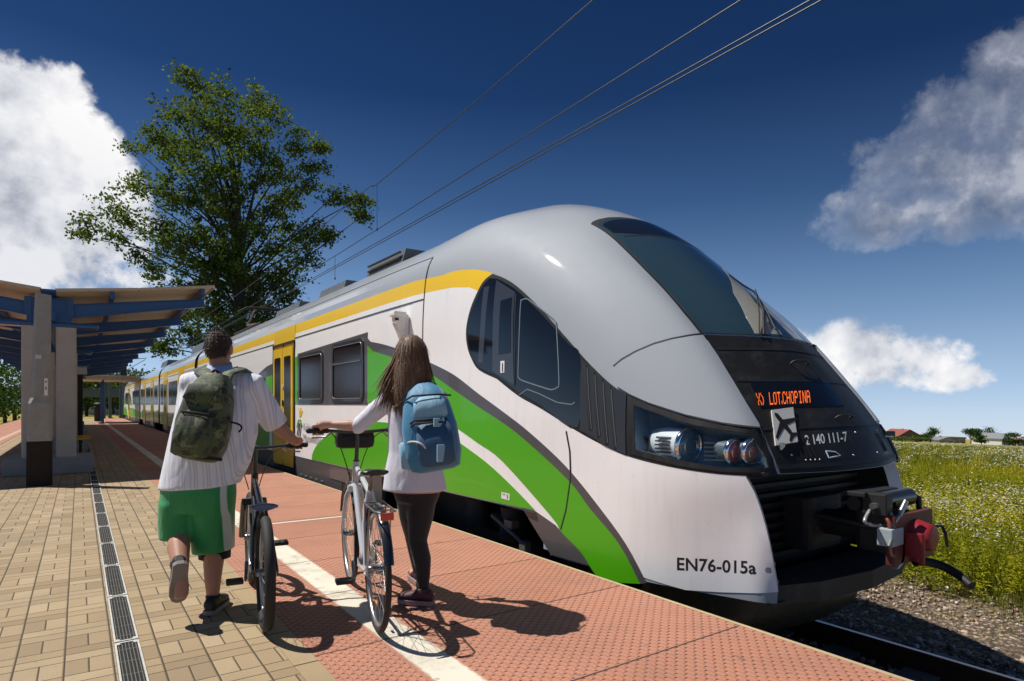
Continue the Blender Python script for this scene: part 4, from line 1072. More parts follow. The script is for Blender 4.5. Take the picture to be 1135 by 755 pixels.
base = MB(); base.box((PXC, (Y0+Y1)/2, -.56), (PE-PW-.10, Y1-Y0, 1.0)); o = base.build('platform_base', M_CONC); o['kind'] = 'structure'
sheet('platform_paving', PXC-1.48, .86, 0, M_PAV); 
sheet('platform_kerb', .861, .979, .002, M_CURB)
b = MB()
b.box(((.98+PE)/2, (Y0+Y1)/2, -.035), (PE-.98, Y1-Y0, .075)); o = b.build('platform_edge_paving', M_PINK); o['kind'] = 'structure'
b = MB(); b.box(((PW+PXC-1.6)/2-.01, (Y0+Y1)/2, -.035), (PXC-1.6-PW, Y1-Y0, .075)); o = b.build('platform_edge_paving', M_PINK); o['kind'] = 'structure'
sheet('platform_kerb', PXC-1.59, PXC-1.481, .002, M_CURB)
sheet('safety_line', 1.342, 1.545, .0065, M_WLINE, th=.004)
sheet('safety_line', 2*PXC-1.545, 2*PXC-1.342, .0065, M_WLINE, th=.004)
M_PALE = mat('pale_slab_strip', (.62,.58,.52), .8, var=.2, vscale=8)
b = MB(); b.box((2.02, 6.9, .0045), (.95,.055,.004)); o = b.build('platform_joint_strip', M_PALE); o['kind'] = 'structure'
b = MB(); b.box((PE-.012, (Y0+Y1)/2, .0045), (.028, Y1-Y0, .005)); o = b.build('platform_nosing', mat('edge_nosing_pale', (.45,.34,.20), .7, var=.25, vscale=9)); o['kind'] = 'structure'
# slot drain: steel covers half a metre long
M_GRATE = mat('galvanised_grate', (.58,.57,.52), .5, .1, var=.3, vscale=20, dirt=.5); M_GBAR = mat('grate_bar_dark', (.16,.155,.14), .5, .3, var=.4, vscale=30); M_SLOTD = mat('drain_black', (.008,.008,.007), .9)
b = MB(); b.box((.208, (Y0+40)/2, -.004), (.114, 45, .012)); o = b.build('drain_channel', M_SLOTD); o['kind'] = 'structure'
g0 = None
NG_ = 47
for i in range(NG_):
    y = 3.93-.955*9+.4775+i*.955
    if g0 is None:
        g0 = thing('drain_cover', 'slotted steel drain cover, one of the long line set in the beige paving', 'drain cover', (.208,y,.002), 0, 'drain covers along the paving')
        f_ = MB()
        for s in BS: f_.box((s*.0515,0,.003),(.009,.940,.008)); f_.box((0,s*.462,.003),(.10,.014,.008))
        for s in BS:
            for q in BS: f_.box((s*.040,q*.444,.0032),(.020,.024,.0075))
        f_.build('frame', M_GRATE, g0)
        s_ = MB()
        for k in range(6): s_.box((-.0385+k*.0154,0,.0015),(.0042,.92,.006))
        for k in range(5): s_.box((0,-.36+k*.18,-.001),(.09,.006,.004))
        s_.build('grid', M_GBAR, g0)
    else:
        c_ = copy_tree(g0); c_.location = (.208, y, .002)

# ============================================================ CANOPY
M_BLUE = mat('canopy_blue_steel', (.010,.075,.26), .38, coat=.25, var=.25, vscale=3, dirt=.25)
M_BEIGE = mat('canopy_sheet_underside', (.58,.48,.37), .7, var=.15, vscale=4, dirt=.25)
M_RTOP = mat('canopy_sheet_top', (.30,.29,.28), .6, var=.2)
CX0, CYA, CYB = PXC, 13.55, 48.5
canopy = thing('platform_canopy', 'long butterfly roofed platform canopy with blue steel beams on concrete columns', 'canopy', (CX0, CYA, 0))
def zr(a): return 3.26+.145*max(0, a-.35)          # underside of the sheet at distance a from the centre line
rf = MB()
for s in BS:
    for k in range(2):
        a0, a1 = (.10, 1.36) if k == 0 else (1.37, 2.64)
        for (ya, yb) in [(CYA+i*3.5, min(CYA+(i+1)*3.5-.01, CYB)) for i in range(10)]:
            z0, z1 = zr(a0), zr(a1)
            rf.add([(CX0+s*a0,ya,z0),(CX0+s*a1,ya,z1),(CX0+s*a1,yb,z1),(CX0+s*a0,yb,z0)], [(0,1,2,3)], 0)
            rf.add([(CX0+s*a0,ya,z0+.05),(CX0+s*a1,ya,z1+.05),(CX0+s*a1,yb,z1+.05),(CX0+s*a0,yb,z0+.05)], [(0,1,2,3)], 1)
            for y in (ya, yb): rf.add([(CX0+s*a0,y,z0),(CX0+s*a1,y,z1),(CX0+s*a1,y,z1+.05),(CX0+s*a0,y,z0+.05)], [(0,1,2,3)], 0)
    rf.box((CX0+s*2.65,(CYA+CYB)/2,zr(2.64)+.02),(.02,CYB-CYA,.07),0)
wp(rf, 'roof_sheet', [M_BEIGE, M_RTOP], canopy)
gt = MB(); gt.box((CX0,(CYA+CYB)/2,3.27),(.22,CYB-CYA,.04)); wp(gt, 'gutter', [M_BLUE], canopy)
for s in BS:
    for a in (.95, 2.46):
        pu = MB(); pu.box((CX0+s*a,(CYA+CYB)/2+.02,zr(a)-.065),(.07,CYB-CYA-.08,.12)); wp(pu, 'purlin', [M_BLUE], canopy)
for i in range(10):
    y = 14.2+3.5*i
    for s in BS:
        rb = MB()
        for w, h, dz in ((.12,.018,0),(.10,.018,-.24),(.02,.24,-.12)):
            a0, a1 = .28, 2.57
            q = [zr(a0)-.14, zr(a1)-.14]; tp = .12 if dz == -.24 else (.06 if dz == -.12 else 0)
            vs = []
            for a, z, k in ((a0, q[0], 0), (a1, q[1], tp)):
                for e in (-w/2, w/2):
                    for f in (-h/2, h/2): vs.append((CX0+s*a, y+e, z+dz*(1 if k == 0 else .62)+f*(1 if dz != -.12 or k == 0 else .62)))
            rb.add(vs, [(0,1,3,2),(4,6,7,5),(0,4,5,1),(2,3,7,6),(0,2,6,4),(1,5,7,3)])
        wp(rb, 'rafter', [M_BLUE], canopy)
for i in range(5):
    y = 14.3+7.0*i
    sd_ = MB()
    sd_.box((CX0,y,2.98),(.66,.30,.48),0); sd_.box((CX0,y,2.74),(1.5,.34,.09),0,bev=.03); sd_.box((CX0-.28,y-.16,2.98),(.03,.03,.5),0); sd_.box((CX0+.28,y-.16,2.98),(.03,.03,.5),0)
    sd_.box((CX0+.31,y-.17,3.05),(.10,.02,.34),0); sd_.box((CX0-.31,y-.17,3.05),(.10,.02,.34),0)
    wp(sd_, 'saddle', [M_BLUE], canopy)
    for s in BS:
        cl = MB(); cl.loft([[(CX0+s*.25+a, y+b_, z) for a, b_ in ((-w,-.15),(-w+.03,-.18),(w-.03,-.18),(w,-.15),(w,.15),(w-.03,.18),(-w+.03,.18),(-w,.15))] for z, w in ((.30,.155),(2.695,.155))], 0, False)
        wp(cl, 'column', [M_CONC], canopy)
    pt_ = MB(); pt_.box((CX0,y+.30,.155),(1.34,1.05,.31),0,bev=.02); wp(pt_, 'plinth', [M_CONB], canopy)
bm_ = MB(); bm_.box((CX0,(CYA+CYB)/2,2.86),(.20,CYB-CYA-.5,.16)); wp(bm_, 'spine_beam', [M_BLUE], canopy)

# the tapered post in front of the canopy
post = thing('concrete_post', 'tapered grey concrete post with a dark brown painted foot in front of the canopy', 'post', (-.515,12.32,0))
def oct_ring(w, z, ch=.22): 
    c = w/2; k = w*ch; return [(c-k,-c,z),(c,-c+k,z),(c,c-k,z),(c-k,c,z),(-c+k,c,z),(-c,c-k,z),(-c,-c+k,z),(-c+k,-c,z)]
q = MB(); q.loft([oct_ring(.325,.0,.12), oct_ring(.320,.70,.12)], 0, False); q.build('painted_foot', mat('foot_brown_paint', (.010,.005,.004), .75, var=.6, vscale=9, dirt=.12), post)
q = MB(); q.loft([oct_ring(.314,.701,.12), oct_ring(.30,1.29,.12), oct_ring(.25,1.38,.2), oct_ring(.205,3.02,.2)], 0, False)
q.v = [(x+.022*max(0,z-.9), y, z-(.09*(x+.1) if z > 3 else 0)) for x, y, z in q.v]; q.build('shaft', mat('post_concrete', (.31,.315,.305), .8, var=.25, vscale=7, bump=.3, bscale=70, dirt=.35), post)
q = MB(); q.box((-.01,-.135,2.02),(.075,.012,.06),0); q.build('number_plate', mat('plate_pale', (.55,.56,.55), .5), post)
q = MB(); q.box((.085,-.150,1.55),(.045,.012,.27),0); q.box((.085,-.157,1.63),(.015,.004,.03),1); q.box((.085,-.157,1.53),(.015,.004,.05),1); q.build('strip_plate', [M_WHT, M_RED], post)
# bench, notice cabinet and litter bin under the canopy
def bench(x, y, lab):
    t_ = thing('bench', lab, 'bench', (x,y,0)); 
    q = MB()
    for k in range(3): q.box((.0,-.55+k*.55,.44),(.44,.48,.05),0,bev=.02); q.box((-.20,-.55+k*.55,.66),(.05,.48,.40),0,bev=.02)
    q.build('seat', mat('bench_yellow', (.62,.36,.01), .45, var=.2), t_)
    q = MB(); q.box((0,0,.38),(.08,1.6,.06)); 
    for s in BS: q.box((0,s*.6,.19),(.06,.06,.36)); q.box((0,s*.6,.015),(.4,.06,.03))
    q.build('frame', M_DRK, t_)
bench(.02, 19.0, 'yellow platform bench beside the second pair of canopy columns')
t_ = thing('notice_cabinet', 'tall dark notice cabinet with a white header under the canopy', 'notice board', (-.05,27.0,0))
q = MB(); q.box((0,0,1.25),(.30,.9,2.1),0,bev=.02); q.box((.0,0,.1),(.2,.7,.2),0); q.build('case', M_DRK, t_)
q = MB(); q.box((.02,-.02,2.45),(.5,.7,.26),0,bev=.01); q.build('header', M_SGN, t_)
t_ = thing('litter_bin', 'dark litter bin standing at the far end of the platform', 'bin', (1.2,55.5,0))
q = MB(); q.lathe([(.26,0),(.30,.05),(.31,1.0),(.33,1.02),(.33,1.1),(.28,1.14)], 0, 16); q.build('drum', M_DRK, t_); q = MB(); q.lathe([(.34,1.30),(.30,1.36),(.05,1.4)],0,16); 
for s in BS: q.box((s*.3,0,1.2),(.03,.05,.3))
q.build('hood', M_RUB, t_)
# low flat roof of the underpass beyond the canopy
t_ = thing('underpass_shelter', 'low flat beige roof of the underpass shelter beyond the canopy end', 'shelter', (.5,52.0,0))
q = MB(); q.box((1.15,0,3.05),(3.6,5.0,.28),0,bev=.02); q.build('roof', M_BEIGE, t_)
for s in BS:
    for e in BS: q = MB(); q.box((.2+s*.6,e*2.0,1.46),(.12,.12,2.9),0); q.build('leg', M_BLUE, t_)
# ============================================================ GROUND, TRACKS
def sstep(v, a, b):
    q = np.clip((v-a)/(b-a), 0, 1); return q*q*(3-2*q)
def bed(x, c):                                             # ballast bed cross-section about a track centre
    a = np.abs(x-c); return -.875-.20*sstep(a, 1.45, 2.1)
XL = PW-1.65                                               # centre of the other track
def gz_(x, y):
    x = np.asarray(x, float); y = np.asarray(y, float)
    z = np.maximum(np.maximum(bed(x, XC), bed(x, XL)), -1.08+0*x)
    z = z+.10*sstep(x, 7.0, 8.6)+.10*sstep(-x, 8.5, 11)
    q = np.maximum(0, x-18); z = z-np.where(q < 12, .0530*q*q/24, .0530*(q-6))+.006*np.maximum(0, q-132)
    return z
def axis(parts):
    return np.unique(np.concatenate([np.linspace(a, b, n) for a, b, n in parts]))
ax_ = axis([(-900,-60,14),(-60,-10,30),(-10,12,110),(12,60,60),(60,300,50),(300,1400,24)]); ay_ = axis([(-200,-10,14),(-10,20,60),(20,120,50),(120,400,30),(400,1800,20)])
GX, GY = np.meshgrid(ax_, ay_); GZ = gz_(GX, GY)+.02*np.sin(GX*1.7+GY*.9)*np.exp(-np.abs(GX-7.5)/4)
nx_ = len(ax_); ny_ = len(ay_)
gm = MB(); gm.v = list(zip(GX.ravel().tolist(), GY.ravel().tolist(), GZ.ravel().tolist()))
gm.f = [(j*nx_+i, j*nx_+i+1, (j+1)*nx_+i+1, (j+1)*nx_+i) for j in range(ny_-1) for i in range(nx_-1)]
gm.mi = [0]*len(gm.f); gm.sm = [True]*len(gm.f)
def ground_material():
    m = bpy.data.materials.new('ballast_and_meadow_ground'); m.use_nodes = True; t = NT(m.node_tree); b = m.node_tree.nodes['Principled BSDF']
    p = t.pos(); x, y, z = t.sep(p)
    v = t.n('ShaderNodeTexVoronoi'); t.put(v.inputs['Vector'], p); v.inputs['Scale'].default_value = 19
    v2 = t.n('ShaderNodeTexVoronoi'); t.put(v2.inputs['Vector'], p); v2.inputs['Scale'].default_value = 43
    r1 = t.sep(v.outputs['Color'])[0]
    st = t.ramp(r1, [(0, (.17,.115,.075)), (.5, (.33,.235,.155)), (.85, (.44,.34,.24)), (1, (.58,.53,.46))])
    st = t.mix(t.ss(v.outputs['Distance'], .25, .62), st, (.085,.062,.045))
    st = t.mix(t.m('MULTIPLY', t.ss(t.noise(p, .7, 5, .6), .45, .7), .5), st, (.15,.115,.08))
    n = t.noise(p, .35, 6, .6); n2 = t.noise(p, 6, 4, .6)
    gr = t.mix(n, (.13,.14,.015), (.24,.22,.02)); gr = t.mix(t.m('MULTIPLY', n2, .6), gr, (.05,.06,.012))
    gr = t.mix(t.ss(y, 60, 90), gr, (.30,.25,.03))
    xx = t.m('ADD', x, t.m('MULTIPLY', t.m('SUBTRACT', t.noise(p, .9, 3, .6), .5), 2.6))
    f = t.m('MAXIMUM', t.ss(xx, 8.4, 9.6), t.ss(t.m('MULTIPLY', xx, -1), 8.6, 9.6))
    weed = t.m('MULTIPLY', t.ss(t.noise(p, 2.4, 5, .65), .56, .66), t.ss(x, 6.4, 8.2))
    f = t.m('MAXIMUM', f, t.m('MULTIPLY', weed, .55)); f = t.m('MAXIMUM', f, t.ss(y, 68, 74))
    t.put(b.inputs['Base Color'], t.mix(f, st, gr)); b.inputs['Roughness'].default_value = .95
    bn = t.n('ShaderNodeBump'); bn.inputs['Strength'].default_value = 1; bn.inputs['Distance'].default_value = .03
    t.put(bn.inputs['Height'], t.m('SUBTRACT', t.m('MULTIPLY', v2.outputs['Distance'], -.4), v.outputs['Distance'])); t.l.new(bn.outputs[0], b.inputs['Normal'])
    return m
go = gm.build('ground', ground_material(), fix=False); go['kind'] = 'structure'
M_RAIL = mat('rail_rust', (.10,.055,.035), .6, .4, var=.4, vscale=20); M_RTOPP = mat('rail_polished_top', (.55,.52,.50), .22, .95)
M_SLP = mat('concrete_sleeper', (.22,.195,.17), .85, var=.3, bump=.3, dirt=.5)
for c in (XC, XL):
    for s in BS:
        q = MB(); prof = [(-.07,-.17),(.07,-.17),(.07,-.155),(.012,-.13),(.010,-.045),(.034,-.035),(.036,-.004),(.030,0),(-.030,0),(-.036,-.004),(-.034,-.035),(-.010,-.045),(-.012,-.13),(-.07,-.155)]
        q.prism([(c+s*.7535+a, -.705+b_) for a, b_ in prof], -20, 170, 0, 'y')
        q.box((c+s*.7535-s*.008, 75, -.7035), (.040, 190, .003), 1); o = q.build('rail', [M_RAIL, M_RTOPP]); o['kind'] = 'structure'
    q = MB()
    for k in range(150): q.box((c, -8+.6*k, -.945), (2.5,.25,.19), 0)
    o = q.build('sleepers', M_SLP); o['kind'] = 'structure'

# loose stones (one scatter, nobody could count them)
def scatter_mesh(name, V, F, mats, mi=None, tone=None, smooth=False):
    me = bpy.data.meshes.new(name); nv = len(V); nf = len(F); k = F.shape[1]
    me.vertices.add(nv); me.vertices.foreach_set('co', np.ascontiguousarray(V, np.float32).ravel())
    me.loops.add(nf*k); me.loops.foreach_set('vertex_index', np.ascontiguousarray(F, np.int32).ravel())
    me.polygons.add(nf); me.polygons.foreach_set('loop_start', np.arange(nf, dtype=np.int32)*k)
    for m in mats: me.materials.append(m)
    if mi is not None: me.polygons.foreach_set('material_index', np.ascontiguousarray(mi, np.int32))
    if smooth: me.polygons.foreach_set('use_smooth', np.ones(nf, bool))
    if tone is not None:
        at_ = me.attributes.new('tone', 'FLOAT', 'FACE'); at_.data.foreach_set('value', np.ascontiguousarray(tone, np.float32))
    me.update(calc_edges=True); me.validate()
    o = bpy.data.objects.new(name, me); COL.objects.link(o); return o
def rotz(a):
    c, s = np.cos(a), np.sin(a); z = np.zeros_like(a); o = np.ones_like(a)
    return np.stack([np.stack([c,-s,z],-1), np.stack([s,c,z],-1), np.stack([z,z,o],-1)], -2)
def randrot(n):
    q = rng.normal(size=(n,4)); q /= np.linalg.norm(q, axis=1)[:,None]; w, x, y, z = q.T
    return np.stack([np.stack([1-2*(y*y+z*z),2*(x*y-z*w),2*(x*z+y*w)],-1),np.stack([2*(x*y+z*w),1-2*(x*x+z*z),2*(y*z-x*w)],-1),np.stack([2*(x*z-y*w),2*(y*z+x*w),1-2*(x*x+y*y)],-1)],-2)
def tonemat(name, stops, rough=.9, trans=0):
    m = bpy.data.materials.new(name); m.use_nodes = True; t = NT(m.node_tree); b = m.node_tree.nodes['Principled BSDF']
    a = t.n('ShaderNodeAttribute', attribute_name='tone'); c = t.ramp(a.outputs['Fac'], stops)
    t.put(b.inputs['Base Color'], c); b.inputs['Roughness'].default_value = rough; b.inputs['Specular IOR Level'].default_value = .25
    if trans:
        tr = t.n('ShaderNodeBsdfTranslucent'); t.put(tr.inputs[0], t.mix(1, c, (1.5,1.45,.8), 'MULTIPLY')); mx = t.n('ShaderNodeMixShader'); mx.inputs[0].default_value = trans
        t.l.new(b.outputs[0], mx.inputs[1]); t.l.new(tr.outputs[0], mx.inputs[2]); t.l.new(mx.outputs[0], m.node_tree.nodes['Material Output'].inputs[0])
    return m
bm0 = bmesh.new(); bmesh.ops.create_icosphere(bm0, subdivisions=1, radius=1); ICO = np.array([v.co for v in bm0.verts]); ICF = np.array([[v.index for v in f.verts] for f in bm0.faces]); bm0.free()
N = 30000
xs = 3.5+rng.power(1.0, N)*6.6; ys = rng.uniform(-2.5, 13, N)
sz = .009+.024*rng.random(N)**2.2; sz = np.where(xs > 7.4, sz*.85, sz*1.1); big = rng.random(N) < .012; sz = np.where(big, sz*1.8, sz)
keep = (np.abs(np.abs(xs-XC)-.7535) > .09); xs, ys, sz = xs[keep], ys[keep], sz[keep]; N = len(xs)
V = ICO[None]*(1+.45*(rng.random((N,12,1))-.5))*(sz[:,None]*np.array([1,1,.75])*rng.uniform(.7,1.3,(N,3)))[:,None,:]
V = np.einsum('nij,nkj->nki', randrot(N), V); V[...,0] += xs[:,None]; V[...,1] += ys[:,None]; V[...,2] += (gz_(xs, ys)+sz*.25)[:,None]
F = (ICF[None]+(np.arange(N)*12)[:,None,None]).reshape(-1,3)
tone = np.repeat(rng.random(N), 20)
o = scatter_mesh('ballast_stones', V.reshape(-1,3), F, [tonemat('loose_stone', [(0,(.14,.095,.065)),(.45,(.33,.235,.155)),(.8,(.47,.365,.265)),(.95,(.56,.50,.43)),(1,(.78,.74,.68))])], tone=tone); o['kind'] = 'stuff'

# ============================================================ MEADOW
M_MEAD = tonemat('meadow_leaf', [(0,(.06,.085,.008)),(.35,(.15,.175,.010)),(.65,(.27,.275,.010)),(.9,(.42,.39,.015)),(1,(.50,.42,.05))], .8, .35)
M_FLW = tonemat('meadow_blossom', [(0,(.38,.37,.30)),(.8,(.58,.57,.50)),(.93,(.70,.68,.62)),(.94,(.62,.42,.01)),(1,(.70,.50,.02))], .8, .25)
def blades(n, h, w, lean=.35, seg=2):
    """n curved grass blades at the origin: (n, 2*(seg+1), 3)"""
    a = rng.uniform(0, 2*np.pi, n); hh = h*rng.uniform(.6, 1.15, n); l = lean*rng.random(n)*hh; ww = w*rng.uniform(.6, 1.3, n)
    out = []
    for k in range(seg+1):
        f = k/seg; cw = ww*(1-f*.85)
        c = np.stack([np.cos(a)*l*f*f, np.sin(a)*l*f*f, hh*f*(1-.15*f)], -1); s = np.stack([-np.sin(a)*cw, np.cos(a)*cw, 0*a], -1)/2
        out += [c-s, c+s]
    return np.stack(out, 1)
def weed(nl, h):
    """leafy stem: narrow leaves spiralling up"""
    k = np.arange(nl); a = k*2.4+rng.uniform(0, 6); z = h*(.15+.85*k/nl); L = .10*(1-.5*k/nl)*rng.uniform(.7, 1.3, nl); el = rng.uniform(.1, .9, nl); w = .011*rng.uniform(.7, 1.5, nl)
    d = np.stack([np.cos(a)*np.cos(el), np.sin(a)*np.cos(el), np.sin(el)], -1); s = np.stack([-np.sin(a), np.cos(a), 0*a], -1)*w[:,None]
    c = np.stack([0*a, 0*a, z], -1)+rng.normal(0, .012, (nl,3)); m = c+d*(L*.55)[:,None]; e = c+d*L[:,None]-np.array([0,0,.25])*L[:,None]
    return np.concatenate([np.stack([c, m-s, e, m+s], 1)], 0)
def field_pts(n, d0, d1, px0, px1, pw=1.0):
    d = d0+(d1-d0)*rng.random(n)**pw; px = rng.uniform(px0, px1, n); u = (px-567.5)/FPX
    return (SY+CY*u)*d, (CY-SY*u)*d, d
Q = []; T = []; FQ = []; FT = []
def plant_tone(x, y, n):
    b = .46+.30*np.sin(x*.55+.8*np.sin(y*.6))*np.cos(y*.42+.5)+.22*np.sin(x*2.1+1.5*np.sin(y*1.3))
    return np.clip(b+rng.normal(0, .14, n), 0, .99)
def around(n, r0, r1):                                       # the rest of the meadow, outside the sector in view
    X = 8.8+r0+(r1-r0)*rng.random(n)**1.6; Y = rng.uniform(-30, 110, n)
    d = SY*X+CY*Y; u = (CY*X-SY*Y)/np.maximum(d, .1); px = 567.5+FPX*u; k = (d < 4) | (px < 965) | (px > 1195)
    return X[k], Y[k], d[k]
def add_blade_tufts(n, d0, d1, px0, px1, h, w, nb, pw, xmin):
    X, Y, D = field_pts(n, d0, d1, px0, px1, pw) if px0 else around(n, d0, d1); n = len(X); k = X > xmin+.8*np.sin(Y*1.9)*.5+rng.normal(0,.2,n); X, Y, D = X[k], Y[k], D[k]; n = len(X)
    B = blades(n*nb, h, w).reshape(n, nb, 6, 3); off = rng.normal(0, .09*max(1, h), (n, nb, 2)); B[...,0] += off[...,0,None]; B[...,1] += off[...,1,None]
    sc = rng.uniform(.55, 1.25, n)*(1-.72*np.exp(-np.maximum(0, X-xmin)/.9))*(.86+.26*np.sin(X*1.1+2*np.sin(Y*.8))*np.sin(Y*.7-X*.3)); B *= sc[:,None,None,None]
    B[...,0] += X[:,None,None]; B[...,1] += Y[:,None,None]; B[...,2] += gz_(X, Y)[:,None,None]
    B = B.reshape(-1,6,3); Q.append(B[:,[0,1,3,2]]); Q.append(B[:,[2,3,5,4]])
    tn = np.repeat(plant_tone(X, Y, n), nb); tn = np.clip(tn+rng.normal(0, .09, len(tn)), 0, 1); T.append(tn); T.append(np.clip(tn+.05, 0, 1))
add_blade_tufts(5200, 4.6, 16, 930, 1235, .62, .011, 9, .75, 8.5)
add_blade_tufts(6000, 14, 34, 950, 1200, .72, .020, 7, .8, 8.6)
add_blade_tufts(5200, 30, 130, 960, 1190, .60, .06, 5, .9, 9)
add_blade_tufts(420, 4.2, 12, 940, 1235, .20, .010, 9, .9, 7.1)
add_blade_tufts(9000, 0, 26, None, None, .68, .034, 6, 1, 8.6); add_blade_tufts(6500, 20, 80, None, None, .62, .07, 5, 1, 8.6)
X, Y, D = field_pts(1900, 5.0, 15, 985, 1235, .8); k = X > 8.9+.6*np.sin(Y*1.5); X, Y = X[k], Y[k]
for x, y in zip(X, Y):
    h = random.uniform(.45, .95)*(1-.4*math.exp(-max(0, x-8.9)/.7)); w = weed(20, h); w[...,0] += x; w[...,1] += y; w[...,2] += float(gz_(x, y)); Q.append(w); tt = .66+.2*math.sin(x*.9+y*.7)+random.gauss(0,.08); T.append(np.clip(tt+rng.normal(0,.1,len(w)),0,1))
Qa = np.concatenate(Q); Ta = np.concatenate(T)
o = scatter_mesh('meadow_grass', Qa.reshape(-1,3), np.arange(len(Qa)*4).reshape(-1,4), [M_MEAD], tone=Ta); o['kind'] = 'stuff'
# white and yellow blossoms in drifts
def blossoms(n, d0, d1, px0, px1, r, cl, pw=.9):
    X, Y, D = field_pts(n, d0, d1, px0, px1, pw) if px0 else around(n, d0, d1); n = len(X)
    dr = np.sin(X*.62+1.2*np.sin(Y*.5))+np.sin(Y*.9+X*.35)+.6*np.sin(X*1.9-Y*1.1); k = (X > 9.0) & (dr+rng.normal(0,.55,n) > .62); X, Y = X[k], Y[k]; n = len(X)
    h = rng.uniform(.45, .92, n); C = np.stack([X, Y, gz_(X, Y)+h], -1)
    C = np.repeat(C, cl, 0)+rng.normal(0, 1, (n*cl,3))*np.array([.07,.07,.03]); m = len(C)
    rr = r*rng.uniform(.6, 1.4, m); a = rng.uniform(0, 6.3, m); tl = rng.normal(0, .35, (m,2))
    out = []
    for k_ in range(4):
        q = a+k_*np.pi/2; dx, dy = np.cos(q)*rr, np.sin(q)*rr; out.append(C+np.stack([dx, dy, dx*tl[:,0]+dy*tl[:,1]], -1))
    FQ.append(np.stack(out, 1)); FT.append(np.repeat(rng.random(n), cl))
blossoms(3800, 0, 50, None, None, .028, 5); blossoms(1500, 6, 15, 985, 1230, .012, 8); blossoms(2300, 13, 30, 975, 1200, .017, 6); blossoms(1700, 26, 110, 970, 1180, .045, 3, .8)
Fa = np.concatenate(FQ); o = scatter_mesh('wild_flowers', Fa.reshape(-1,3), np.arange(len(Fa)*4).reshape(-1,4), [M_FLW], tone=np.concatenate(FT)); o['kind'] = 'stuff'

# ============================================================ TREES
M_LEAF = tonemat('alder_leaf', [(0,(.032,.062,.012)),(.5,(.076,.120,.024)),(1,(.15,.195,.055))], .8, .45)
M_LEAFB = tonemat('bush_leaf', [(0,(.02,.05,.01)),(.5,(.05,.10,.015)),(1,(.11,.16,.025))], .6, .25)
M_BARK = mat('bark_brown', (.055,.045,.036), .9, var=.4, vscale=10, bump=.6, bscale=20)
def leaf_quads(C, size):
    n = len(C); Rm = randrot(n); s = size*rng.uniform(.6, 1.35, n)
    B = np.array([[-.5,0,0],[0,-.33,.06],[.5,0,0],[0,.33,.06]]); return np.einsum('nij,kj->nki', Rm, B)*s[:,None,None]+C[:,None,:]
RV = np.array([CY, -SY, 0.0]); FV = np.array([SY, CY, 0.0])
def big_tree():
    D0 = 42.0; k = D0/FPX
    base = np.array(at(265, 448, D0)); base[2] = float(gz_(base[0], base[1]))
    t_ = thing('tree', 'tall loose crowned deciduous tree rising behind the train and the canopy', 'tree', tuple(base))
    def P(px, py, dd=0): return np.array([0,0,EYE])+np.array(ray(px, py))*(D0+dd)
    tr = MB(); path = [base]+[P(*q) for q in ((265,400),(266,340),(263,280),(262,220),(255,165),(238,120),(213,82))]
    tr.tube(path, [.62,.46,.40,.34,.27,.19,.11,.04], 0, 12)
    lobes = [(206,84,13),(222,106,21),(193,124,17),(250,108,22),(279,112,20),(303,132,22),(228,140,28),(265,148,32),(176,152,17),(150,166,13),(200,170,26),(240,190,34),(290,180,34),(331,163,19),(356,160,10),(345,195,22),(375,214,18),(398,221,12),(402,240,8),(310,220,33),(270,230,38),(225,230,33),(180,210,26),(150,213,18),(124,228,16),(100,248,15),(88,262,9),(140,245,18),(165,250,22),(130,266,11),(150,284,11),(185,265,23),(215,275,29),(176,300,15),(250,285,36),(300,270,36),(340,255,23),(362,262,11),(335,290,21),(310,310,27),(270,320,34),(230,310,28),(200,326,19),(195,345,15),(320,335,19),(225,345,27),(265,355,31),(300,350,20),(180,386,15),(205,376,19),(235,376,22),(265,386,22),(258,300,20),(272,335,20),(255,365,20),(285,325,16),(240,345,16)]
    Cs = []; Ts = []
    for (px, py, r) in lobes:
        edge = min(1, abs(px-255)/150); half = max(.8, 3.4*(1-edge*edge))
        for _ in range(1+int(r > 24)):
            dd = random.uniform(-half, half); c = P(px, py, dd); rr = r*k
            # limb from the trunk to this clump
            h0 = max(2.5, (c[2]-base[2])*random.uniform(.55,.8)); zs = [p[2] for p in path]; j = max(1, min(len(path)-1, int(np.searchsorted(zs, base[2]+h0)))); f = (base[2]+h0-zs[j-1])/max(.01, zs[j]-zs[j-1]); s0 = path[j-1]+(path[j]-path[j-1])*min(1, f)
            mid = (s0+c)/2+np.array([0,0,.25*rr+.3]); tr.tube(bez(s0, mid, c, 6), [.085,.075,.06,.05,.04,.03,.015], 0, 6)
            nsub = int(4+r*.40)
            for q in range(nsub):
                v = rng.normal(size=3); v /= np.linalg.norm(v); s_ = c+v*rr*rng.random()**.5*np.array([1.05,1.05,.85])
                if q % 3 == 0: tr.tube([c, (c+s_)/2+np.array([0,0,.1]), s_], [.022,.016,.008], 0, 5)
                nlf = int((32 if px < 170 else 50)*rng.uniform(.5, 1.5)); Cs.append(s_+rng.normal(0, 1, (nlf,3))*np.array([.32,.32,.19])); Ts.append(np.clip(rng.normal(.5,.16)+rng.normal(0,.18,nlf),0,1))
    C = np.concatenate(Cs); lq = leaf_quads(C, .225)
    o = scatter_mesh('crown', (lq-base).reshape(-1,3), np.arange(len(lq)*4).reshape(-1,4), [M_LEAF], tone=np.concatenate(Ts)); o.parent = t_
    to = tr.build('trunk', M_BARK, t_); to.location = -Vector(base)
big_tree()
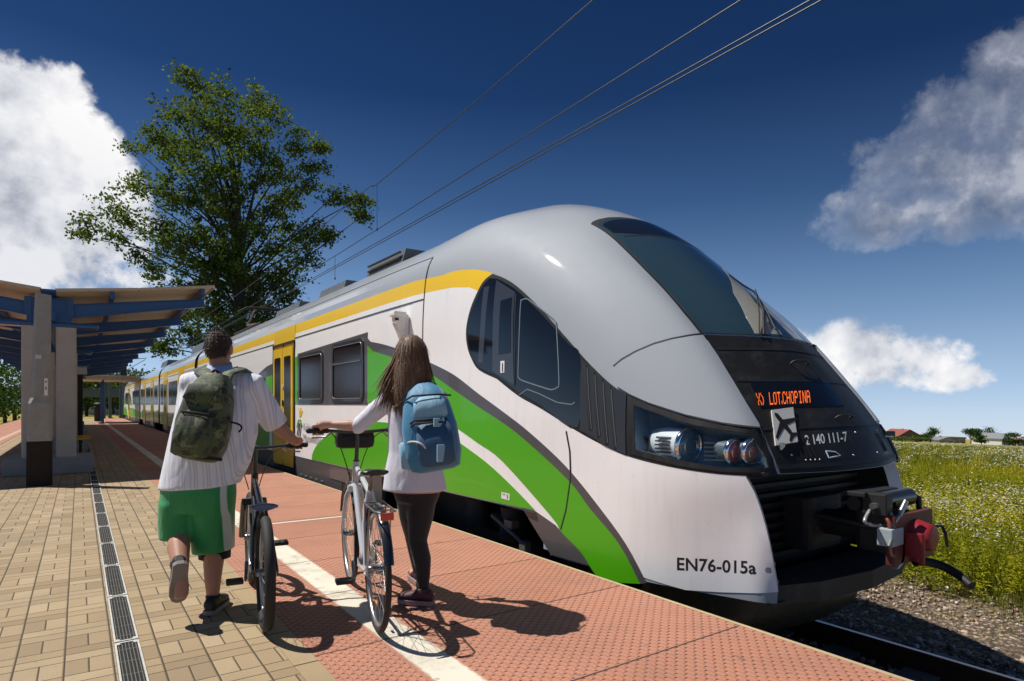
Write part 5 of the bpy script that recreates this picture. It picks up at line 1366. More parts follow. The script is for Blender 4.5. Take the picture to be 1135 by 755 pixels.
def small_tree(x, y, h, w, label, cat='tree', name='tree', n=900, leaf=.35, group=None, trunk=True, mat_=M_LEAFB, z=None, bias=0):
    z0 = float(gz_(x, y)) if z is None else z
    t_ = thing(name, label, cat, (x,y,z0), random.uniform(0,6), group)
    nb = max(4, int(h*1.6)); Cs = []; Ts = []
    for k in range(nb):
        f = rng.random(); zz = h*(.25+.7*f if trunk else .12+.8*f); r_ = w/2*math.sqrt(max(.05, 1-((zz/h-.55)/.5)**2))
        a = rng.uniform(0, 6.3); c = np.array([math.cos(a)*r_*rng.random()**.5*.75, math.sin(a)*r_*rng.random()**.5*.75, zz])
        m = n//nb; Cs.append(c+rng.normal(0,1,(m,3))*np.array([w*.14,w*.14,h*.075])); Ts.append(np.clip(rng.normal(.45+bias,.18)+rng.normal(0,.15,m),0,1))
    C = np.concatenate(Cs); C[:,2] = np.maximum(C[:,2], .05); lq = leaf_quads(C, leaf); o = scatter_mesh('crown', lq.reshape(-1,3), np.arange(len(lq)*4).reshape(-1,4), [mat_], tone=np.concatenate(Ts)); o.parent = t_
    tr = MB(); tr.tube([(0,0,0),(.02*h,0,h*.35),(-.01*h,.02*h,h*.75)], [.035*h,.026*h,.01*h], 0, 8)
    for q in range(3): a = q*2.1; tr.tube([(0,0,h*.3),(math.cos(a)*w*.15,math.sin(a)*w*.15,h*.5),(math.cos(a)*w*.28,math.sin(a)*w*.28,h*.68)], [.016*h,.012*h,.005*h], 0, 6)
    tr.build('trunk' if trunk else 'stem', M_BARK, t_)
    return t_
def onfield(px, d): r = ray(px, 448); return r.x*d, r.y*d
# houses and trees at the far side of the meadow
M_RROOF = mat('red_roof_tiles', (.26,.07,.05), .7, var=.25, vscale=3); M_WHOUSE = mat('white_render', (.74,.74,.74), .8, var=.06); M_GROOF = mat('grey_roof', (.20,.21,.23), .7, var=.2)
M_BRN = mat('brown_wall', (.22,.14,.11), .8, var=.2); M_WINF = mat('house_window_dark', (.03,.035,.04), .2)
def house(px, d, w, l, h, rh, wall, roof, label, rz=0):
    x, y = onfield(px, d); t_ = thing('house', label, 'house', (x,y,float(gz_(x,y))-.2), -YAW+rz)
    q = MB(); q.box((0,0,h/2),(w,l,h),0); q.prism([(-w/2,h),(w/2,h),(0,h+rh)],-l/2,l/2,0,'y'); q.build('wall', wall, t_)
    q = MB(); e = .35; sl = rh/(w/2)
    for s in BS: q.loft([[(s*(w/2+e),yy,h-e*sl+.05),(0,yy,h+rh+.05),(0,yy,h+rh+.25),(s*(w/2+e),yy,h-e*sl+.25)] for yy in (-l/2-e,l/2+e)],0,False)
    ro = q.build('roof', roof, t_); q = MB(); q.box((w*.2,l*.15,h+rh*.85),(.6,.6,1.3),0); q.build('chimney', M_BRN, ro)
    for s in BS: q = MB(); q.box((s*w*.24,-l/2-.02,h*.55),(w*.16,.08,h*.34),0); q.build('window', M_WINF, t_)
    return t_
house(998, 215, 9.5, 8, 1.9, 2.3, M_BRN, M_RROOF, 'low house with a broad red tiled gable roof nearest the train', .15)
house(1097, 215, 5.2, 9, 2.5, 1.6, M_WHOUSE, M_GROOF, 'small white gabled house with a grey roof beside dark trees', .55)
house(1041, 225, 8, 6, 1.2, .9, mat('pale_grey_shed', (.36,.38,.42), .7), M_GROOF, 'low grey shed behind the hedge between two trees', .3)
house(1131, 215, 11, 7, 1.9, .9, mat('pinkish_wall', (.5,.36,.32), .8, var=.1), M_BRN, 'long low pinkish building at the right edge of the meadow', .2)
for px, d, w, h, lab in ((1076,205,6.0,4.9,'dark round bushy tree left of the small white house'),(1088,208,4.5,3.1,'mid green bush close beside the white house'),(1031,212,5,4.8,'loose pale tree behind the low grey shed'),(1022,206,5.5,3.0,'bright green bush in front of the loose pale tree'),(1094,232,6,6.0,'thin tree top showing above the white house roof'),(1109,218,4,1.9,'low dark bush right of the white house'),(1126,208,6.5,4.3,'broad tree in front of the pinkish building'),(1003,203,11,1.9,'long bright green hedge in front of the red roofed house')):
    x, y = onfield(px, d); small_tree(x, y, h, w, lab, 'bush' if h < 3.2 else 'tree', 'bush' if h < 3.2 else 'tree', 1500, .45, bias=-.25 if 'dark' in lab else (.15 if 'bright' in lab else 0))
t_ = thing('garden_wall', 'low brownish wall right of the red roofed house', 'wall', (*onfield(1017, 214), float(gz_(*onfield(1017,214)))), -YAW); q = MB(); q.box((0,0,.8),(3.6,.3,1.8),0,bev=.05); q.box((0,0,1.75),(3.8,.42,.12),0); q.build('masonry', M_BRN, t_)
x, y = onfield(1055, 230); t_ = thing('field_barn', 'long flat grey roofed barn left of the dark round tree', 'barn', (x,y,float(gz_(x,y))), -YAW+.1)
q = MB(); q.box((0,0,.8),(6.5,5,1.8)); q.build('wall', M_CONB, t_); q = MB(); q.prism([(-3.5,1.7),(3.5,1.7),(3.3,2.2),(-3.3,2.35)],-2.8,2.8,0,'y'); q.build('roof', M_GROOF, t_)

# ============================================================ OVERHEAD LINE, MASTS, FAR END
M_WIRE = mat('wire_dark', (.05,.055,.06), .45, .6)
def wirething(label, pts, r, name='overhead_wire'):
    t_ = thing(name, label, 'wire', pts[0]); q = MB(); q.tube(pts, r, 0, 6); o = q.build('strand', M_WIRE, t_); o.location = -Vector(pts[0]); return t_
ms = [(XC,-3,6.35),(XC,1.5,6.10),(XC,5.28,5.88),(XC,8.5,5.71),(XC,11.6,5.60),(XC,12.4,5.645),(XC,20,5.38),(XC,30,5.35),(XC,40,5.6),(XC,52.5,6.3)]
ms = smooth_poly(ms, 4)
w1 = wirething('upper messenger wire sweeping over the train, highest of the overhead wires', ms, .008)
c1_ = [(XC,-3,4.92),(XC,3.36,4.85),(XC,13.7,4.67),(XC,30,4.58),(XC,52,4.60)]
wirething('single contact wire just under the messenger wire, left of the close pair', c1_, .008)
for dx, lab in ((0, 'left wire of the close pair of contact wires over the train'), (.075, 'right wire of the close pair of contact wires over the train')):
    wirething(lab, [(XC+dx,-3,4.54),(XC+dx,2.79,4.51),(XC+dx,15.1,4.43),(XC+dx,30,4.40),(XC+dx,52,4.42)], .008)
def interp(pts, y): return float(np.interp(y, [p[1] for p in pts], [p[2] for p in pts]))
for y, lo in ((11.55, None), (14.0, 4.15), (21, None), (28, None)):
    q = MB(); za = interp(ms, y) if lo is None else interp(c1_, y); zb_ = interp(c1_, y) if lo is None else lo
    q.tube([(XC, y, za), (XC, y, zb_)], .005, 0, 5); q.box((XC, y, zb_), (.02,.05,.04), 0); o = q.build('dropper', M_WIRE, w1); o.location = -Vector(ms[0])
M_MAST = mat('mast_grey_blue', (.10,.125,.15), .6, var=.2)
def mast(x, y, h, label, arm=0, group=None):
    z0 = float(gz_(x, y)); t_ = thing('catenary_mast', label, 'mast', (x,y,z0), 0, group)
    q = MB(); q.loft([[(a,b_,z) for a, b_ in ((-w,-w),(w,-w),(w,w),(-w,w))] for z, w in ((0,.17),(h,.11))],0,False); q.box((0,0,.2),(.6,.6,.5),0); q.build('pole', M_MAST, t_)
    if arm:
        q = MB(); q.tube([(0,0,h-.9),(arm,0,h-.6)], .04, 0, 8); q.tube([(0,0,h-2.4),(arm*.95,0,h-.75)], .035, 0, 8); q.tube([(arm*.25,0,h-2.0),(arm*.9,0,h-2.15)], .025, 0, 8)
        q.lathe([(.05,0),(.09,.05),(.05,.09),(.09,.13),(.05,.18)],0,10,Matrix.Translation((arm*.12,0,h-.95)) @ Matrix.Rotation(R(90),4,'Y')); q.build('cantilever', M_MAST, t_)
def xat(px, Y): r = ray(px, 448); return r.x*Y/r.y
mast(xat(220, 52.5), 52.5, 8.6, 'grey catenary mast beside the big tree, seen past the canopy end', -2.4)
mast(xat(134,82), 82, 8.0, 'catenary mast right of the far platform end, nearest the train', 2.5)
mast(xat(122,88), 88, 8.4, 'catenary mast in the middle of the far platform end')
mast(xat(115,75), 75, 8.6, 'thicker catenary mast left of the far platform end')
mast(XL-2.6, 44, 8.0, 'catenary mast beyond the left hand track', 2.3)
t_ = thing('signal', 'dark signal head on a post at the end of the platform', 'signal', (xat(137,68),68,-1)); q = MB(); q.tube([(0,0,0),(0,0,5)],.07,0,8); q.build('pole', M_MAST, t_); q = MB(); q.box((0,0,5.3),(.5,.25,1.3),0,bev=.1); q.build('head', M_INK, t_)
t_ = thing('pipe_bridge', 'long blue grey bridge deck crossing beyond the platform end', 'bridge', (0,112,-1)); q = MB(); q.box((-10,0,3.9),(80,2.5,1.1),0); q.box((-10,-1.3,4.6),(80,.1,.15),0); q.build('deck', M_MAST, t_)
for k in range(9): q = MB(); q.box((-46+k*9,0,1.7),(.8,1.6,3.4),0,bev=.05); q.build('pier', M_MAST, t_)
for px, Y, h, w in ((96,150,9,14),(110,165,8,12),(126,158,7,11),(136,170,10,14),(80,150,10,15),(160,190,11,16)):
    small_tree(xat(px,Y), Y, h, w, {96:'dark tree beyond the bridge left of the red roof',110:'tree beyond the bridge above the middle mast',126:'low tree beyond the bridge in front of the red roof',136:'tree beyond the bridge right of the red roof',80:'tree beyond the bridge behind the canopy columns',160:'tall tree far off behind the end of the train'}[px], n=1400, leaf=.7)
x = xat(122,175); t_ = thing('house', 'distant house with a dull red roof beyond the bridge', 'house', (x,175,-1)); q = MB(); q.box((0,0,2.5),(13,8,5)); q.build('wall', M_WHOUSE, t_); q = MB(); q.prism([(-7,5),(7,5),(5,9),(-5,9)],-4.5,4.5,0,'y'); q.build('roof', M_RROOF, t_)
# beyond the left-hand track: noise barrier, shrubs, a pale building
t_ = thing('noise_barrier', 'green grey panel fence beyond the left hand track', 'fence', (-14,38,-1.05))
for k in range(7): q = MB(); q.box((0,-18+k*6,1.3),(.12,5.8,2.6),0); q.build('panel', mat('barrier_panel_green', (.10,.13,.09), .8, var=.25), t_) if k == 0 else None
pn0 = t_.children[0]
for k in range(1,7): c_ = pn0.copy(); COL.objects.link(c_); c_.parent = t_; c_.location = (0,6*k,0)
for k in range(8): q = MB(); q.box((.0,-21+k*6,1.4),(.2,.2,2.9),0); q.build('post', M_MAST, t_)
for i, (px, Y, h, w) in enumerate(((4,84,6.5,9),(18,92,6,9),(28,98,7,10),(-12,80,7,9))):
    small_tree(xat(px,Y)-1, Y, h, w, ['leafy tree behind the fence at the left edge of the picture','leafy tree behind the middle of the green fence','taller leafy tree behind the fence near the columns','leafy tree behind the fence beyond the picture edge'][i], n=1500, leaf=.35)
# ============================================================ BICYCLES
M_TYRE = mat('tyre_black', (.018,.017,.016), .75, var=.3, vscale=30); M_RIM = mat('rim_alloy', (.55,.55,.55), .3, .9); M_SPK = mat('spoke_steel', (.6,.6,.6), .3, .9)
M_BKB = mat('bike_frame_dark', (.02,.022,.028), .3, .2, .6); M_BKW = mat('bike_frame_pale', (.62,.64,.68), .28, .2, .6); M_GRIP = mat('grip_black', (.015,.015,.015), .7)
M_SDLB = mat('saddle_blue', (.05,.10,.24), .35, coat=.3, var=.3); M_SDLK = mat('saddle_black', (.015,.014,.014), .4, coat=.3); M_CRK = mat('crank_alloy', (.25,.25,.25), .35, .8); M_REFL = mat('reflector_red', (.5,.02,.01), .2, coat=1); M_ORR = mat('reflector_amber', (.8,.3,.02), .25, coat=.8)
def bar(a, b): return [Vector(a), Vector(b)]
def make_bike(label, loc, head, Rw, tw, WB, sh, hb, fm, sm, rack=False, fender=False, steer=0.0, susp=False, frame_h=.86):
    t_ = thing('bicycle', label, 'bicycle', loc, -head)
    def wheel(y, rz=0):
        q = MB(); q.torus(Rw-tw*.62, tw*.30, 0, 48, 8, None, 1.2); M = Matrix.Translation((0,y,Rw)) @ Matrix.Rotation(rz, 4, 'Z') @ Matrix.Rotation(R(90), 4, 'Y')
        w = MB(); w.lathe([(.016,-.05),(.022,-.045),(.022,.045),(.016,.05)], 0, 14, M); w.lathe([(.03,-.032),(.03,-.028)],0,14,M); w.lathe([(.03,.028),(.03,.032)],0,14,M)
        wo = w.build('wheel', M_CRK, t_)
        q = MB(); q.torus(Rw-tw/2, tw/2, 0, 56, 10, M); q.build('tyre', M_TYRE, wo)
        q = MB(); ri = Rw-tw*1.02; q.loft([[tuple(M @ Vector((r*math.cos(2*math.pi*j/48), r*math.sin(2*math.pi*j/48), z))) for j in range(48)] for r, z in ((ri,-.011),(ri-.014,-.009),(ri-.014,.009),(ri,.011),(ri,-.011))], 0, True, False); q.build('rim', M_RIM, wo)
        q = MB()
        for k in range(28):
            a = 2*math.pi*k/28; b = a+(.5 if k % 4 < 2 else -.5); s = .03 if k % 2 else -.03
            q.tube([M @ Vector((.028*math.cos(b), .028*math.sin(b), s)), M @ Vector(((ri-.012)*math.cos(a), (ri-.012)*math.sin(a), 0))], .0013, 0, 4)
        q.build('spokes', M_SPK, wo)
        q = MB(); q.box((0,0,0),(.006,.05,.02),0,M @ Matrix.Translation((ri*.62,.0,0)) @ Matrix.Rotation(R(90),4,'Y')); q.build('reflector', M_ORR, wo)
        return wo
    wheel(0); wheel(WB, steer)
    BB = Vector((0,.43,.29)); SCl = Vector((0,.23,frame_h-.12)); HT = Vector((0,WB-.30,frame_h)); HBt = Vector((0,WB-.25,frame_h-.14)); FA = Vector((0,WB,Rw)); RA = Vector((0,0,Rw))
    f = MB()
    f.tube([BB, SCl], .017, 0, 12); f.tube([SCl+Vector((0,0,-.02)), HT+Vector((0,.0,-.03))], .017, 0, 12); f.tube([BB, HBt], .021, 0, 12); f.tube([HBt-Vector((0,-.005,.02)), HT+Vector((0,-.004,.01))], .023, 0, 12); f.tube([BB+Vector((-.04,0,0)), BB+Vector((.04,0,0))], .024, 0, 14)
    for s in BS:
        f.tube([BB+Vector((s*.03,-.02,0)), Vector((s*.055,.30,.30)), RA+Vector((s*.065,0,0))], .010, 0, 8); f.tube([SCl+Vector((s*.014,0,-.01)), Vector((s*.045,Rw*.55,Rw+.22)), RA+Vector((s*.065,0,0))], .009, 0, 8); f.box(RA+Vector((s*.065,0,0)), (.008,.05,.05), 0)
    f.build('frame', fm, t_)
    k = MB(); St = Matrix.Translation(HT) @ Matrix.Rotation(steer, 4, 'Z') @ Matrix.Translation(-HT)
    for s in BS:
        if susp: k.tube([HBt+Vector((s*.065,.01,-.05)), FA+Vector((s*.065,-.02,.02))], [.019,.022], 0, 12, M=St)
        else: k.tube([HBt+Vector((s*.025,.0,-.02)), HBt+Vector((s*.055,.03,-.10)), FA+Vector((s*.055,-.01,.05)), FA+Vector((s*.055,0,0))], [.015,.015,.011,.010], 0, 10, M=St)
    k.box(HBt+Vector((0,.01,-.045)), (.16 if susp else .10,.05,.045), 0, M=St, bev=.012); k.build('fork', fm if not susp else M_BKB, t_)
    sa = MB(); S0 = Vector((0,.17,sh))
    rings = []
    for y, w, z, th in ((-.135,.055,.012,.028),(-.12,.078,.016,.036),(-.06,.078,.010,.040),(.0,.055,.002,.036),(.06,.032,.0,.030),(.125,.020,-.004,.024),(.14,.010,-.008,.014)):
        rings.append([(S0.x+w*math.cos(a), S0.y+y, S0.z+z-th/2+th/2*math.sin(a)*(1 if math.sin(a) > 0 else 1.3)) for a in (2*math.pi*j/16 for j in range(16))])
    sa.loft(rings, 0)
    so_ = sa.build('saddle', sm, t_); q = MB(); q.tube([SCl, Vector((0,.185,sh-.06)), Vector((0,.18,sh-.03))], .0135, 0, 10); q.tube([(-.02,.08,sh-.035),(-.02,.26,sh-.03)], .004, 0, 6); q.tube([(.02,.08,sh-.035),(.02,.26,sh-.03)], .004, 0, 6); q.build('seat_post', M_CRK, t_)
    h = MB(); B0 = Vector((0,WB-.33,hb)); h.tube([HT, HT*.4+B0*.6+Vector((0,-.02,0)), B0], .014, 0, 10, M=St)
    bp = [B0+Vector(v) for v in ((-.31,-.07,.015),(-.18,-.035,.012),(-.07,0,0),(.07,0,0),(.18,-.035,.012),(.31,-.07,.015))]
    h.tube(bp, .0115, 0, 10, M=St); ho_ = h.build('handlebar', M_BKB, t_)
    for s in BS:
        q = MB(); a, b = Vector((s*.19,-.038,.0125)), Vector((s*.315,-.0715,.015)); q.tube([B0+a, B0+b], .0165, 0, 12, M=St); q.ball(tuple(B0+b), .018, 0, 10, 7, M=St); q.build('grip', M_GRIP, ho_)
        q = MB(); q.tube([B0+Vector((s*.17,-.03,.0)), B0+Vector((s*.20,.02,-.03)), B0+Vector((s*.29,.0,-.035))], .006, 0, 8, M=St); q.build('brake_lever', M_CRK, ho_)
        q = MB(); q.tube(bez(B0+Vector((s*.18,.0,0)), B0+Vector((s*.10,.16,-.02)), HBt+Vector((s*.03,.05,.03)), 8), .0035, 0, 6, M=St); q.build('brake_cable', M_RUB, ho_)
    c = MB(); c.lathe([(.085,-.003),(.088,0),(.085,.003)], 0, 30, Matrix.Translation(BB+Vector((.055,0,0))) @ Matrix.Rotation(R(90),4,'Y')); c.lathe([(.04,-.006),(.042,0),(.04,.006)],0,20,Matrix.Translation((.05,0,Rw)) @ Matrix.Rotation(R(90),4,'Y'))
    ca_ = R(25); 
    ends = []
    for s in BS:
        e = BB+Vector((s*.085, s*.168*math.cos(ca_), s*.168*math.sin(ca_))); c.tube([BB+Vector((s*.07,0,0)), e], [.012,.009], 0, 8); ends.append((s, e))
    for z in (.04,-.04): c.tube([Vector((.053,.0,Rw+z)), BB+Vector((.055,0,z*2.1))], .004, 0, 5)
    co_ = c.build('crank', M_CRK, t_)
    for s, e in ends: q = MB(); q.box(e+Vector((s*.06,0,0)), (.095,.085,.024), 0, bev=.006); q.build('pedal', M_RUB, co_)
    if fender:
        rr = Rw+.02
        for yc, a0, a1 in ((0,20,170),(WB,60,165)):
            q = MB(); rings = [[(x, yc-math.cos(R(a))*(rr+dz), Rw+math.sin(R(a))*(rr+dz)) for x, dz in ((-.026,-.008),(-.014,.004),(.014,.004),(.026,-.008))] for a in range(a0, a1, 8)]
            if yc == 0: rings = [[(x, -y, z) for x, y, z in r] for r in rings]
            q.loft(rings, 0, True, False, False); q.build('mudguard', M_BKB, t_)
    if rack:
        q = MB(); zt = Rw+.36*1.0
        for s in BS: q.tube([(s*.055,.14,zt),(s*.055,-.24,zt),(s*.03,-.27,zt)], .005, 0, 6); q.tube([(s*.065,0,Rw),(s*.058,-.10,zt)], .0045, 0, 6); q.tube([(s*.065,0,Rw),(s*.058,.06,zt)], .0045, 0, 6)
        for y in (-.2,-.1,0,.1): q.tube([(-.055,y,zt),(.055,y,zt)], .004, 0, 6)
        q.build('luggage_rack', M_CRK, t_); q = MB(); q.box((0,-.285,zt-.02),(.07,.015,.04),0,bev=.005); q.build('reflector', M_REFL, t_)
    return t_
MAN_BIKE = make_bike('dark fat tyred bicycle with a blue saddle pushed by the man in green shorts', (.865,3.70,.002), math.atan2(.15,1.04), .325, .058, 1.05, .69, .985, M_BKB, M_SDLB, susp=True, frame_h=.80)
WOM_BIKE = make_bike('pale slim tyred bicycle with a black saddle and rack pushed by the woman', (1.375,3.31,.0085), math.atan2(.21,.97), .345, .034, 1.06, .885, 1.085, M_BKW, M_SDLK, rack=True, fender=True, frame_h=.88)
# handlebar bag of the second bicycle
q = MB(); q.box((0,.83,1.03),(.26,.12,.12),0,bev=.04); q.tube([(-.06,.78,1.09),(.06,.78,1.09)],.01,0,6); bgo = q.build('handlebar_bag', M_GRIP, WOM_BIKE)

# ============================================================ PEOPLE
M_SKIN = mat('skin', (.46,.235,.155), .5, var=.08, vscale=25, spec=.35); M_SKIN2 = mat('skin_fair', (.56,.32,.235), .5, var=.06, vscale=25, spec=.35)
def fabric(name, col, var=.15, rough=.85, wr=.5, ws=9, sheen=.2):
    m = mat(name, col, rough, var=var, vscale=7, sheen=sheen); t = NT(m.node_tree); b = m.node_tree.nodes['Principled BSDF']; p = t.pos()
    bn = t.n('ShaderNodeBump'); bn.inputs['Strength'].default_value = wr; bn.inputs['Distance'].default_value = .03
    n1 = t.noise(t.vm('MULTIPLY', p, (1, 1, .45)), ws, 3, .5, dist=.6); n2 = t.noise(p, 300, 2, .5)
    t.put(bn.inputs['Height'], t.m('ADD', n1, t.m('MULTIPLY', n2, .02))); t.l.new(bn.outputs[0], b.inputs['Normal']); return m
def solid(name, mb, mats, parent, voxel=.010, smooth=4, inflate=0.0):
    """fuse overlapping volumes into one continuous skin"""
    o = mb.build(name, mats)
    m = o.modifiers.new('fuse', 'REMESH'); m.mode = 'VOXEL'; m.voxel_size = voxel; m.use_smooth_shade = True
    s = o.modifiers.new('soften', 'SMOOTH'); s.iterations = smooth; s.factor = .5
    dg = bpy.context.evaluated_depsgraph_get(); me = bpy.data.meshes.new_from_object(o.evaluated_get(dg)); me.name = name
    me.materials.clear()
    for q in (mats if hasattr(mats, '__len__') else [mats]): me.materials.append(q)
    old = o.data; o.modifiers.clear(); o.data = me; bpy.data.meshes.remove(old)
    for p in me.polygons: p.use_smooth = True
    o.parent = parent
    if parent.type == 'EMPTY': o.location = -parent.location
    return o
RVv, FVv = Vector(RV), Vector(FV)
def oval(c, a, b, n=24, tilt=0.0, tz=0.0):
    c = Vector(c); return [c+RVv*(a*math.cos(q))+FVv*(b*math.sin(q))+Vector((0,0,tilt*a*math.cos(q)+tz*b*math.sin(q))) for q in (2*math.pi*j/n for j in range(n))]
def hand(mb, wrist, grip, axis_, back, size=1.0, thumb=1):
    """hand closed round a bar: palm behind the bar, four fingers of unequal length over it, thumb from the side"""
    g = Vector(grip); ax = Vector(axis_).normalized(); bk = Vector(back); bk = (bk-ax*bk.dot(ax)).normalized(); up = ax.cross(bk); up = up if up.z > 0 else -up
    w = Vector(wrist); palm = g+bk*.035+up*.020
    mb.tube([w, w*.4+palm*.6+up*.008, palm], [.027*size,.029*size,.036*size], 0, 12, flat=[1,1.1,1.25])
    for i, (o, ln) in enumerate(((-.033,.86),(-.011,1.0),(.011,.96),(.032,.78))):
        k = palm+ax*o*size+up*.006; pts = [k]
        for a in (60, 15, -35, -85, -125)[:5]:
            rr = .0255*(1 if ln > .8 else .97); pts.append(g+ax*(o*size*1.02)-bk*(-math.sin(R(-a+0))*0)+(-bk*math.cos(R(a))*rr)+(up*math.sin(R(a))*rr))
        pts = pts[:int(4+2*ln)]
        mb.tube(pts, [.0105,.0100,.0095,.0090,.0085,.0075][:len(pts)], 0, 8); mb.ball(tuple(pts[-1]), .0078, 0, 8, 5)
    tb = palm-ax*.034*thumb*size-up*.004; mb.tube([palm-ax*.02*thumb, tb, g-ax*.046*thumb+up*.020-bk*.002, g-ax*.040*thumb-bk*.026+up*.004], [.014,.0125,.0105,.0085], 0, 8)
def head(mb, c, fwd, r=.085, h=.118):
    """skull, jaw, nose, ears and neck line"""
    f = Vector(fwd).normalized(); s = f.cross(Vector((0,0,1))).normalized(); c = Vector(c)
    M = Matrix((s, f, Vector((0,0,1)))).transposed().to_4x4(); M.translation = c
    mb.ball((0,-.008,.018), (.076,.096,.098), 0, 20, 12, M); mb.ball((0,.026,-.045), (.058,.068,.070), 0, 18, 10, M); mb.ball((0,.050,-.088), (.030,.032,.026), 0, 12, 8, M)
    mb.tube([(0,.084,.018),(0,.106,-.022),(0,.096,-.034)], [.009,.015,.012], 0, 8, M=M); mb.ball((0,.086,-.058), (.024,.012,.009), 0, 10, 6, M)
    for q in BS:
        mb.ball((q*.078,-.004,-.008), (.010,.022,.033), 0, 10, 8, M); mb.ball((q*.030,.079,.014), (.014,.012,.009), 0, 10, 6, M)
    return M
def eyes(parent, M):
    for q in BS:
        e = MB(); e.ball((q*.031,.088,.013), (.011,.006,.007), 0, 10, 7, M); e.ball((q*.031,.0935,.013), (.005,.002,.005), 1, 8, 5, M); wp(e, 'eye', [M_WHT, M_INK], parent)

def ribbons(o, n, L, w, lift, mats, parent, keep=None, segs=4, jit=.35, name='hair_strands', up_=0.0, ow=None):
    """fine hair ribbons lying along a hair surface, combed downwards"""
    me = o.data; off = o.matrix_basis.translation; q = MB(); V_ = me.vertices
    q_n = 0
    while q_n < n:
        v = V_[random.randrange(len(V_))]; c = v.co.copy(); nn = v.normal.copy(); q_n += 1
        p = c-(-off if False else Vector((0,0,0)))
        if keep and not keep(p): continue
        d = Vector((random.gauss(0,jit), random.gauss(0,jit), -1)); d = d-nn*d.dot(nn)
        if d.length < .15: d = Vector((random.gauss(0,1), random.gauss(0,1), 0)); d = d-nn*d.dot(nn)
        d.normalize(); ln = L*random.uniform(.5, 1.3); s = nn.cross(d).normalized()*w*.5; pts = []
        cur = p+nn*lift*random.uniform(.3, 1.2); dd = d
        for k in range(segs+1):
            ww = s*(1-(k/segs)**2*.85); pts += [cur-ww, cur+ww]; dd = (dd+Vector((0,0,-.25))*(1 if up_ == 0 else 0)+nn*up_).normalized(); cur = cur+dd*ln/segs
        q.add(pts, [(2*k, 2*k+1, 2*k+3, 2*k+2) for k in range(segs)], random.choice((0,0,1)), True)
    r = q.build(name, mats, parent, fix=False); return r
# ---- the man
mp = lambda x, y, d: at(x, y, d)
man = thing('person', 'person in a striped white shirt and green shorts seen from behind, pushing a dark bicycle', 'person', (.62,4.2,0))
MBk = MAN_BIKE.matrix_basis.copy()
MBk = Matrix.Translation(MAN_BIKE.location) @ Matrix.Rotation(MAN_BIKE.rotation_euler.z, 4, 'Z')
gr_r = MBk @ Vector((.255,1.05-.33-.055,.985+.014)); gr_l = MBk @ Vector((-.255,1.05-.33-.055,.985+.014)); gax = (gr_r-gr_l).normalized()
heading = (MBk.to_3x3() @ Vector((0,1,0)))
sk = MB(); hc = mp(243,387,4.02); neck = mp(243.5,408,3.99)
Mh = head(sk, hc, FVv*.9+Vector((.10,.25,0)))
sk.tube([mp(243,428,3.96), neck, hc+Vector((0,0,-.03))], [.085,.064,.062], 0, 16)
sk.loft([oval(mp(240,436,3.95),.19,.10), oval(mp(236,460,3.93),.20,.13), oval(mp(229,500,3.9),.20,.14), oval(mp(220,545,3.88),.185,.13)], 0)
shR, elR = mp(280,429,3.98), mp(304.5,470,4.12); wrR = gr_r+Vector((-.035,-.085,.035))
sk.tube([mp(262,424,3.97), shR, (shR+elR)/2, elR], [.06,.062,.052,.043], 0, 14); sk.tube([elR, elR*.62+wrR*.38, wrR], [.045,.046,.029], 0, 14); hand(sk, wrR, gr_r, gax, -heading+Vector((0,0,.25)), 1.08, 1)
shL, elL = mp(212,427,3.95), mp(207,478,4.14); wrL = gr_l+Vector((-.02,-.085,.035))
sk.tube([mp(222,424,3.96), shL, (shL+elL)/2, elL], [.06,.062,.052,.043], 0, 14); sk.tube([elL, elL*.62+wrL*.38, wrL], [.045,.046,.029], 0, 14); hand(sk, wrL, gr_l, gax, -heading+Vector((0,0,.25)), 1.08, -1)
kR, aR = mp(236.5,600,3.93), mp(236,660,3.84); kL, aL = mp(199,590,3.84), mp(201,638,3.58)
sk.tube([mp(232,535,3.88), mp(235,570,3.92), kR], [.10,.088,.064], 0, 16); sk.tube([kR, mp(237,617,3.89), mp(236,640,3.86), aR, aR+Vector((0,0,-.05))], [.060,.063,.050,.037,.036], 0, 16)
sk.tube([mp(206,535,3.86), mp(202,565,3.87), kL], [.10,.088,.064], 0, 16); sk.tube([kL, mp(198,606,3.76), mp(199.5,622,3.67), aL], [.060,.064,.050,.036], 0, 16)
sk.tube([aR+Vector((0,0,-.03)), Vector((aR.x+.02,aR.y+.13,.05))], [.036,.034], 0, 12); sk.tube([aL, mp(200,664,3.55)], [.034,.034], 0, 12)
mbody = solid('body', sk, M_SKIN, man, .0062, 3); eyes(mbody, Mh)
# hair
hr = MB(); hr.ball((0,-.013,.026), (.0795,.096,.096), 0, 24, 14, Mh); hr.ball((0,-.048,-.012), (.066,.055,.058), 0, 20, 10, Mh)
hv = []
for v in hr.v:
    l = Mh.inverted() @ Vector(v); cut = .045-.2*max(0, l.y-.01) if False else 0
    if l.y > .045: l.y = .045+(l.y-.045)*.45
    l += Vector((random.gauss(0,.0016),random.gauss(0,.0016),random.gauss(0,.0016))); hv.append(tuple(Mh @ l))
hr.v = hv; M_HAIRM = mat('hair_short_brown', (.045,.026,.016), .7, var=.5, vscale=90, bump=.8, bscale=220)
hro = wp(hr, 'hair', [M_HAIRM], man)
M_HAIRL = mat('hair_brown_tips', (.10,.058,.034), .6)
ribbons(hro, 5200, .020, .0032, .002, [M_HAIRM, M_HAIRL], hro, segs=2, jit=.5, up_=.25)
